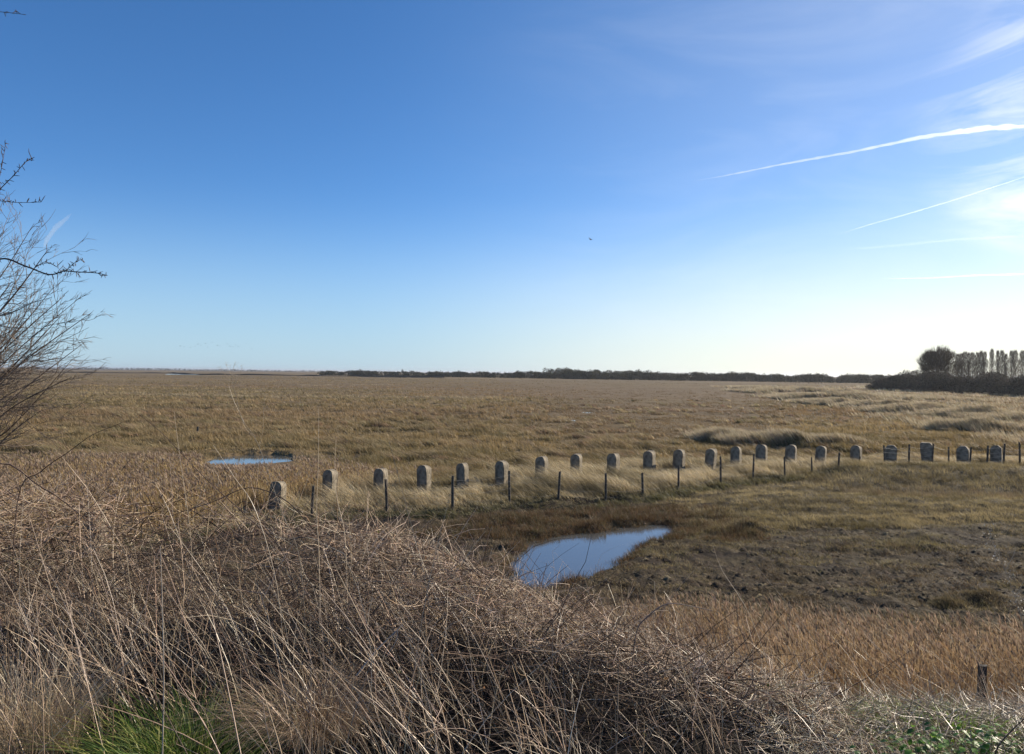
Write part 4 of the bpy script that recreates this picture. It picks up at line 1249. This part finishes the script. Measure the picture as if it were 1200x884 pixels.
stem_thing('bramble_stem', [(335, 655), (290, 606), (240, 560), (190, 508), (163, 486)], 4.7, .0036, BC, 'thin straight dark bramble stem slanting up to the left over the tan reeds', 'bramble stem', BR, thorns=True)
stem_thing('bramble_stem', [(20, 590), (48, 553), (80, 530), (108, 510), (142, 496)], 4.4, .0036, BC, 'slim dark bramble stem arching up from the shrub at the left', 'bramble stem', BR, thorns=True)
stem_thing('bramble_stem', [(-10, 556), (50, 572), (95, 604), (118, 622)], 4.6, .0048, BC, 'thick dark bramble stem sloping down to the right at the left edge', 'bramble stem', BR, thorns=True)
stem_thing('bramble_stem', [(745, 745), (760, 722), (782, 708), (812, 711), (835, 716)], 4.2, .005, (.16, .12, .10), 'short thick bramble stem bent over the crest right of the pool', 'bramble stem', BR, thorns=True)
stem_thing('bramble_stem', [(1166, 884), (1180, 862), (1212, 832)], 3.5, .0045, BC, 'dark bramble stem crossing the bottom right corner', 'bramble stem', BR, thorns=True)
stem_thing('bramble_stem', [(1060, 850), (1068, 800), (1020, 750), (985, 700), (940, 650)], 4.0, .0022, BC, 'long thin dark stem leaning over the rusty reeds on the right', 'bramble stem', BR)
stem_thing('bramble_stem', [(640, 705), (600, 680), (560, 668), (520, 672), (470, 690)], 4.5, .0026, BC, 'thin reddish bramble stem looping over the crest left of the pool', 'bramble stem', BR, thorns=True)
PC = (.46, .37, .27)
umb, ub = stem_thing('umbel_stem', [(352, 660), (330, 600), (302, 520), (284, 492), (276, 462), (270, 434)], 4.3, .0024, (.34, .27, .19), 'tall branched dead flower stem with a wispy head on the skyline', 'dead flower stem',
           extra=[[(304, 524), (308, 505), (309, 480), (311, 462)], [(286, 495), (274, 470), (268, 452)], [(273, 450), (262, 437), (256, 430)], [(274, 452), (281, 438), (284, 430)], [(271, 440), (266, 430), (264, 424)], [(271, 440), (274, 430), (276, 424)], [(299, 512), (290, 505), (284, 494)]], mat=M_stem)
for (px, py) in [(258, 430), (264, 426), (270, 428), (276, 426), (283, 430), (262, 433), (277, 432), (275, 439)]:
    V = []
    for k in range(12):
        p = at(px + random.gauss(0, 2), py + random.gauss(0, 1.4), 4.3 + random.uniform(-.03, .03)) - ub
        for q in range(3): V.append(tuple(p + Vector((random.gauss(0, .0022), random.gauss(0, .0022), random.gauss(0, .0022)))))
    V = np.array(V)
    obj('seed_head', make_mesh('seed_head', [(V, np.arange(len(V)).reshape(-1, 3), np.repeat(np.array([[.5, .42, .3]]), len(V), 0))], M_stem), parent=umb)
stem_thing('tall_stem', [(374, 660), (371, 600), (373, 540), (373.5, 478)], 4.4, .0028, PC, 'single tall straight pale stem rising just left of the third pillar', 'dead stem', mat=M_stem)
stem_thing('tall_stem', [(405, 640), (396, 590), (392, 560), (394, 512)], 4.5, .0022, PC, 'thin pale stem rising just right of the third pillar', 'dead stem', mat=M_stem)
stem_thing('tall_stem', [(325, 690), (300, 600), (275, 560), (250, 522)], 4.2, .0026, PC, 'pale stem leaning left in front of the small left pool', 'dead stem', mat=M_stem)
stem_thing('tall_stem', [(500, 690), (478, 600), (462, 540), (456, 518)], 4.5, .0022, PC, 'pale stem leaning left between the fourth and fifth pillars', 'dead stem', mat=M_stem)
stem_thing('tall_stem', [(224, 640), (214, 560), (206, 500), (204, 482)], 4.6, .0022, (.34, .27, .19), 'slender grey stem rising from the tan reeds at the left', 'dead stem', mat=M_stem)
stem_thing('tall_stem', [(190, 900), (192, 800), (190, 700), (188, 640)], 3.1, .0036, (.55, .46, .36), 'thick pale upright stem in front of the green grass clump', 'dead stem', mat=M_stem, ground=False)
stem_thing('tall_stem', [(985, 800), (940, 730), (900, 680), (862, 632)], 4.1, .0022, PC, 'long pale stem leaning left over the mud right of the pool', 'dead stem', mat=M_stem)
stem_thing('tall_stem', [(905, 795), (878, 720), (846, 668), (836, 640)], 4.2, .0022, PC, 'pale stem standing above the bank between pool and rusty reeds', 'dead stem', mat=M_stem)
stem_thing('broken_stick', [(418, 792), (440, 764), (458, 746), (472, 732)], 3.7, .0062, (.40, .34, .29), 'thick bleached broken stick lying in the bramble tangle left of centre', 'stick', extra=[[(466, 738), (455, 755), (447, 778), (440, 800)], [(466, 738), (464, 752), (452, 770)]], ground=False, mat=M_stem)
# wispy seed plant at the right edge
sp, sb = stem_thing('seed_plant', [(1215, 800), (1200, 735), (1186, 690), (1170, 650), (1157, 617)], 4.1, .0022, (.42, .37, .31), 'wispy pale seed plant leaning left at the right edge', 'dead flower stem', mat=M_stem,
                    extra=[[(1190, 700), (1200, 680), (1203, 664)], [(1178, 668), (1188, 650), (1190, 640)]])
V = []
for i in range(60):
    t = random.random()
    px = 1157 + 42 * t + random.gauss(0, 4); py = 617 + 100 * t + random.gauss(0, 4)
    for k in range(5):
        p = at(px + random.gauss(0, 1.6), py + random.gauss(0, 1.6), 4.1 + random.uniform(-.04, .04)) - sb
        for q in range(3): V.append(tuple(p + Vector((random.gauss(0, .0024), random.gauss(0, .0024), random.gauss(0, .0024)))))
V = np.array(V)
obj('seed_head', make_mesh('seed_head', [(V, np.arange(len(V)).reshape(-1, 3), np.repeat(np.array([[.55, .5, .43]]), len(V), 0))], M_stem), parent=sp)

# ------------------------------------------------------------------ bare shrub at the left edge
def build_shrub():
    base = Vector((-3.35, 4.25, H1(-3.35, 4.25)))
    root = obj('bare_shrub', None, label='bare thorny shrub with a fan of fine twigs at the left edge', cat='shrub', loc=base)
    rr = random.Random(4)
    twigs, fine = [], []
    def grow_twig(p, d, L, r, lvl):
        k = 6 if lvl < 2 else 5
        pts = [(p.x, p.y, p.z, r)]
        q = p.copy(); dd = d.normalized()
        nodes = []
        for s in range(1, k):
            q = q + dd * (L / (k - 1))
            dd = (dd + Vector((rr.gauss(.03, .17), rr.gauss(0, .13), rr.gauss(.02, .16)))).normalized()
            rad = r * (1 - .62 * s / (k - 1))
            pts.append((q.x, q.y, q.z, rad)); nodes.append((q.copy(), dd.copy(), rad))
        (twigs if lvl < 2 else fine).append(pts)
        if lvl < 4:
            nb = (6, 5, 3, 3)[lvl]
            for j in range(nb):
                nq, nd, nr = nodes[min(len(nodes) - 1, int(rr.uniform(0.2 if lvl else 0, len(nodes))))]
                ax = Vector((rr.gauss(0, 1), rr.gauss(0, .8), rr.gauss(0, 1))).normalized()
                nn = (nd + ax * rr.uniform(.35, .85) + Vector((.12, 0, .04))).normalized()
                grow_twig(nq, nn, L * (rr.uniform(.30, .46) if lvl == 0 else rr.uniform(.40, .66)), max(nr * .68, .0012), lvl + 1)
    TIPS = [(8, 268), (40, 262), (57, 292), (14, 330), (62, 338), (76, 346), (90, 352), (108, 366), (104, 384), (98, 402), (86, 420), (84, 442), (70, 372), (40, 350), (24, 372), (55, 440), (50, 480), (10, 420), (45, 405), (5, 470)]
    for i, (tx, ty) in enumerate(TIPS):
        Yt = 4.05 + rr.uniform(-.45, .45)
        a = at(-70 + rr.uniform(-25, 20), min(620, ty + 150 + rr.uniform(-30, 40)), Yt)
        m = at(tx * .35 - 30 + rr.uniform(-12, 12), ty + (70 if ty < 440 else 35) + rr.uniform(-15, 15), Yt)
        t = at(tx, ty, Yt)
        r0 = rr.uniform(.006, .009)
        P = smooth([(base.x, base.y, base.z, r0 * 1.3), (a.x, a.y, a.z, r0), (m.x, m.y, m.z, r0 * .62), (t.x, t.y, t.z, r0 * .16)], 6)
        twigs.append(P)
        for j in range(7, len(P) - 1):
            for q in range(rr.choice([1, 1, 2, 2]) if j < 16 else 1):
                p = Vector(P[j][:3]); d = (Vector(P[j + 1][:3]) - p).normalized()
                ax = Vector((rr.gauss(0, 1), rr.gauss(0, .8), rr.gauss(.1, 1))).normalized()
                grow_twig(p, d + ax * rr.uniform(.5, 1.0), rr.uniform(.12, .32) * (1.2 if j < 13 else .6), max(P[j][3] * .55, .0016), 2)
    loc = lambda P: [(a - base.x, b - base.y, c - base.z, r) for a, b, c, r in P]
    col = (.16, .115, .085)
    obj('branch', make_mesh('branch', tube_list([loc(smooth(p, 2)) for p in twigs], col, None), M_twig), parent=root)
    obj('twigs', make_mesh('twigs', tube_list([loc(p) for p in fine], (.20, .15, .11), None), M_twig), parent=root)
    # long budded branches reaching into the sky
    def long_branch(pix, Y, r):
        pth = [at(px, py, Y) for px, py in pix]
        P = smooth([(p.x, p.y, p.z, r * (1 - .7 * i / (len(pth) - 1))) for i, p in enumerate(pth)], 6)
        paths = [P]
        for p in P[3:]:
            for q in range(rr.choice([1, 2, 2])):
                a = Vector((rr.gauss(.004, .012), rr.gauss(0, .008), rr.gauss(.003, .014)))
                paths.append([(p[0], p[1], p[2], .0014), (p[0] + a.x * .6, p[1] + a.y, p[2] + a.z * .6, .0019), (p[0] + a.x, p[1] + a.y, p[2] + a.z, .0008)])
        return paths
    bx = at(-60, 470, 3.9)
    L = []
    L += long_branch([(-75, 420), (-40, 330), (0, 304), (30, 312), (58, 322), (75, 318), (92, 319), (112, 320), (126, 323)], 3.6, .0058)
    L += long_branch([(75, 319), (82, 313), (89, 307), (97, 304)], 3.6, .0022)
    L += long_branch([(38, 316), (48, 310), (60, 309), (71, 317)], 3.6, .0018)
    L += long_branch([(-75, 400), (-50, 270), (-20, 233), (0, 235.5), (22, 237.5), (48, 237)], 3.5, .0034)
    L += long_branch([(-60, 300), (-20, 243), (0, 222), (16, 206), (30, 190), (38, 186)], 3.5, .0034)
    L += long_branch([(-40, 280), (-12, 240), (-2, 212), (3, 190), (6.5, 168)], 3.5, .0028)
    L += long_branch([(-75, 300), (-60, 60), (-30, 14), (0, 14), (27, 17)], 3.4, .0030)
    obj('budded_branch', make_mesh('budded_branch', tube_list([loc(p) for p in L], (.075, .05, .042), None), M_twig), parent=root)
    T = [smooth([(base.x, base.y, base.z - .1, .03), (base.x + .02, base.y - .1, base.z + .7, .022), (at(-75, 420, 3.7).x, 3.7, at(-75, 420, 3.7).z, .014), (at(-75, 300, 3.5).x, 3.5, at(-75, 300, 3.5).z, .008)], 4)]
    obj('trunk', make_mesh('trunk', [(c[0], c[1], None) for c in tube_list([loc(T[0])], (1, 1, 1), None)], M_bark), parent=root)
build_shrub()

# ------------------------------------------------------------------ birds
def bird_mesh(flap):
    # body lofted along x, wings with a bend at the wrist
    V, F = [], []
    prof = [(-.17, .004), (-.11, .018), (-.02, .034), (.06, .034), (.11, .022), (.15, .02), (.18, .004)]
    for x, r in prof:
        for q in range(6):
            a = q * math.pi / 3
            V.append((x, math.cos(a) * r, math.sin(a) * r))
    for i in range(len(prof) - 1):
        for q in range(6):
            a = i * 6 + q; b = i * 6 + (q + 1) % 6
            F.append((a, b, b + 6, a + 6))
    for s in (-1, 1):
        i0 = len(V)
        pts = [(.07, .02, .01), (.09, .16, .01 + flap * .09), (.03, .33, .01 + flap * .12), (-.01, .32, .01 + flap * .11), (-.03, .16, flap * .08), (-.06, .02, .005)]
        for z in (.004, -.004):
            for x, y, zz in pts: V.append((x, s * y, zz + z))
        F += [(i0, i0 + 1, i0 + 4, i0 + 5), (i0 + 1, i0 + 2, i0 + 3, i0 + 4), (i0 + 6, i0 + 11, i0 + 10, i0 + 7), (i0 + 7, i0 + 10, i0 + 9, i0 + 8)]
        for q in range(6):
            F.append((i0 + q, i0 + (q + 1) % 6, i0 + 6 + (q + 1) % 6, i0 + 6 + q))
    i0 = len(V)
    V += [(-.14, -.012, 0), (-.14, .012, 0), (-.25, .035, .004), (-.25, -.035, .004)]; F.append((i0, i0 + 1, i0 + 2, i0 + 3))
    me = bpy.data.meshes.new('bird'); me.from_pydata(V, [], F); me.update(); me.materials.append(M_bird)
    return me
BM = [bird_mesh(1.0), bird_mesh(-.4), bird_mesh(.3)]
p = at(692, 281, 95)
o = obj('flying_bird', BM[0], label='single dark bird flying high in the middle of the sky', cat='bird', loc=p); o.rotation_euler = (R(20), 0, R(40)); o.scale = (1.3, 1.3, 1.3)
FLAB = ['leftmost speck-like bird of the far flock'] + ['speck-like bird, %s from the left in the far flock' % w for w in ORD[1:17]] + ['rightmost speck-like bird of the far flock']
for k in range(18):
    px = 213 + 78 * k / 17 + random.gauss(0, 2); py = 404.5 + random.gauss(0, 1.6)
    o = obj('flying_bird', BM[k % 3], label=FLAB[k], cat='bird', group='distant flock of birds low over the left marsh', loc=at(px, py, 420 + random.uniform(-20, 20)))
    o.rotation_euler = (0, 0, R(180 + random.uniform(-20, 20))); o.scale = (2.0, 2.0, 2.0)

# ------------------------------------------------------------------ contrails: long soft tubes of ice cloud, 8 km up
def vol_mat(name, dens):
    m = bpy.data.materials.new(name); m.use_nodes = True
    n, l = m.node_tree.nodes, m.node_tree.links; n.clear()
    out = n.new('ShaderNodeOutputMaterial'); v = n.new('ShaderNodeVolumePrincipled')
    v.inputs['Color'].default_value = (1, 1, 1, 1); v.inputs['Density'].default_value = dens; v.inputs['Anisotropy'].default_value = .55
    l.new(v.outputs[0], out.inputs['Volume'])
    return m
def contrail(pix, dens, label, alt=8000., rough=.25, seed=1):
    """pix: (px, py, width in photo pixels)"""
    n = len(pix); N = 90
    ks = np.linspace(0, n - 1, N)
    pts = []
    for i in range(n):
        d = ray(pix[i][0], pix[i][1]); t = (alt - CAM_Z) / d.z
        pts.append((d.x * t, d.y * t, alt, pix[i][2] * .5 / FPX * t))
    pts = np.array(pts)
    C = np.stack([np.interp(ks, range(n), pts[:, j]) for j in range(4)], 1)
    base = C[0, :3].copy()
    V = []; q = 10
    T = np.gradient(C[:, :3], axis=0); T /= np.linalg.norm(T, axis=1, keepdims=True)
    A = np.cross(T, [0, 0, 1]); A /= np.linalg.norm(A, axis=1, keepdims=True); B = np.cross(A, T)
    for i in range(N):
        e = min(1, 6 * (i + .3) / N, 6 * (N - i - .7) / N + .3)
        wob = noise(np.array([i * .7]), np.array([seed * 5.]), seed)[0]
        for s in range(q):
            a = 2 * math.pi * s / q
            r = C[i, 3] * e * (1 + rough * noise(np.array([i * .9 + 40]), np.array([s * 1.3 + seed]), seed + 3)[0] + rough * .6 * wob)
            V.append(C[i, :3] + (A[i] * math.cos(a) + B[i] * math.sin(a)) * r - base)
    V = np.array(V)
    F = []
    for i in range(N - 1):
        for s in range(q):
            a = i * q + s; b = i * q + (s + 1) % q
            F += [(a, b, b + q), (a, b + q, a + q)]
    for s in range(1, q - 1):
        F += [(0, s + 1, s), ((N - 1) * q, (N - 1) * q + s, (N - 1) * q + s + 1)]
    Fa = np.array(F); a_, b_, c_ = V[Fa[:, 0]], V[Fa[:, 1]], V[Fa[:, 2]]
    if (np.cross(a_, b_) * c_).sum() < 0: F = Fa[:, ::-1]
    rmax = float(C[:, 3].mean())
    me = make_mesh('contrail', [(V, np.array(F), None)], vol_mat('contrail_ice', dens / rmax), smooth=True)
    obj('contrail', me, label=label, cat='contrail', group='aircraft trails in the sky', loc=base)
contrail([(797, 215, .8), (850, 206, 1.6), (920, 192, 2.6), (1000, 178, 3.2), (1080, 161, 4.6), (1150, 151, 6.5), (1215, 147, 8.5)], .20, 'broad bright contrail widening towards the upper right', seed=1, rough=.35)
contrail([(970, 279, .8), (1020, 263, 1.2), (1060, 252, 1.6), (1120, 234, 1.5), (1190, 211, 1.4), (1215, 203, 1.4)], .07, 'thin contrail climbing to the right below the broad one', seed=2)
contrail([(1022, 327, 1.0), (1090, 326, 1.8), (1140, 323, 2.2), (1215, 321, 2.4)], .20, 'short thin level contrail lowest on the right', seed=3)
contrail([(975, 294, 2.5), (1050, 288, 3), (1120, 281, 3.5), (1215, 276, 4)], .03, 'faint blurred contrail between the climbing one and the level one', seed=4)
contrail([(49, 296, 1.5), (55, 281, 5), (65, 267, 6), (76, 258, 5), (84, 250, 2)], .035, 'short faint curved wisp of contrail above the bare shrub', seed=5)

# ------------------------------------------------------------------ air
def haze():
    hx, z0, z1 = 26500, -3.0, 24.0
    V = [(x, y, z) for z in (z0, z1) for y in (-hx, hx) for x in (-hx, hx)]
    F = [(0, 2, 3, 1), (4, 5, 7, 6), (0, 1, 5, 4), (2, 6, 7, 3), (0, 4, 6, 2), (1, 3, 7, 5)]
    me = bpy.data.meshes.new('haze'); me.from_pydata(V, [], F); me.update()
    m = bpy.data.materials.new('haze_air'); m.use_nodes = True
    n, l = m.node_tree.nodes, m.node_tree.links; n.clear()
    out = n.new('ShaderNodeOutputMaterial'); v = n.new('ShaderNodeVolumePrincipled')
    v.inputs['Color'].default_value = (.93, .95, 1, 1); v.inputs['Density'].default_value = HAZE; v.inputs['Anisotropy'].default_value = .45
    l.new(v.outputs[0], out.inputs['Volume'])
    me.materials.append(m)
    obj('haze', me, label='thin pale haze lying over the whole marsh', kind='stuff')
HAZE = .00009
haze()
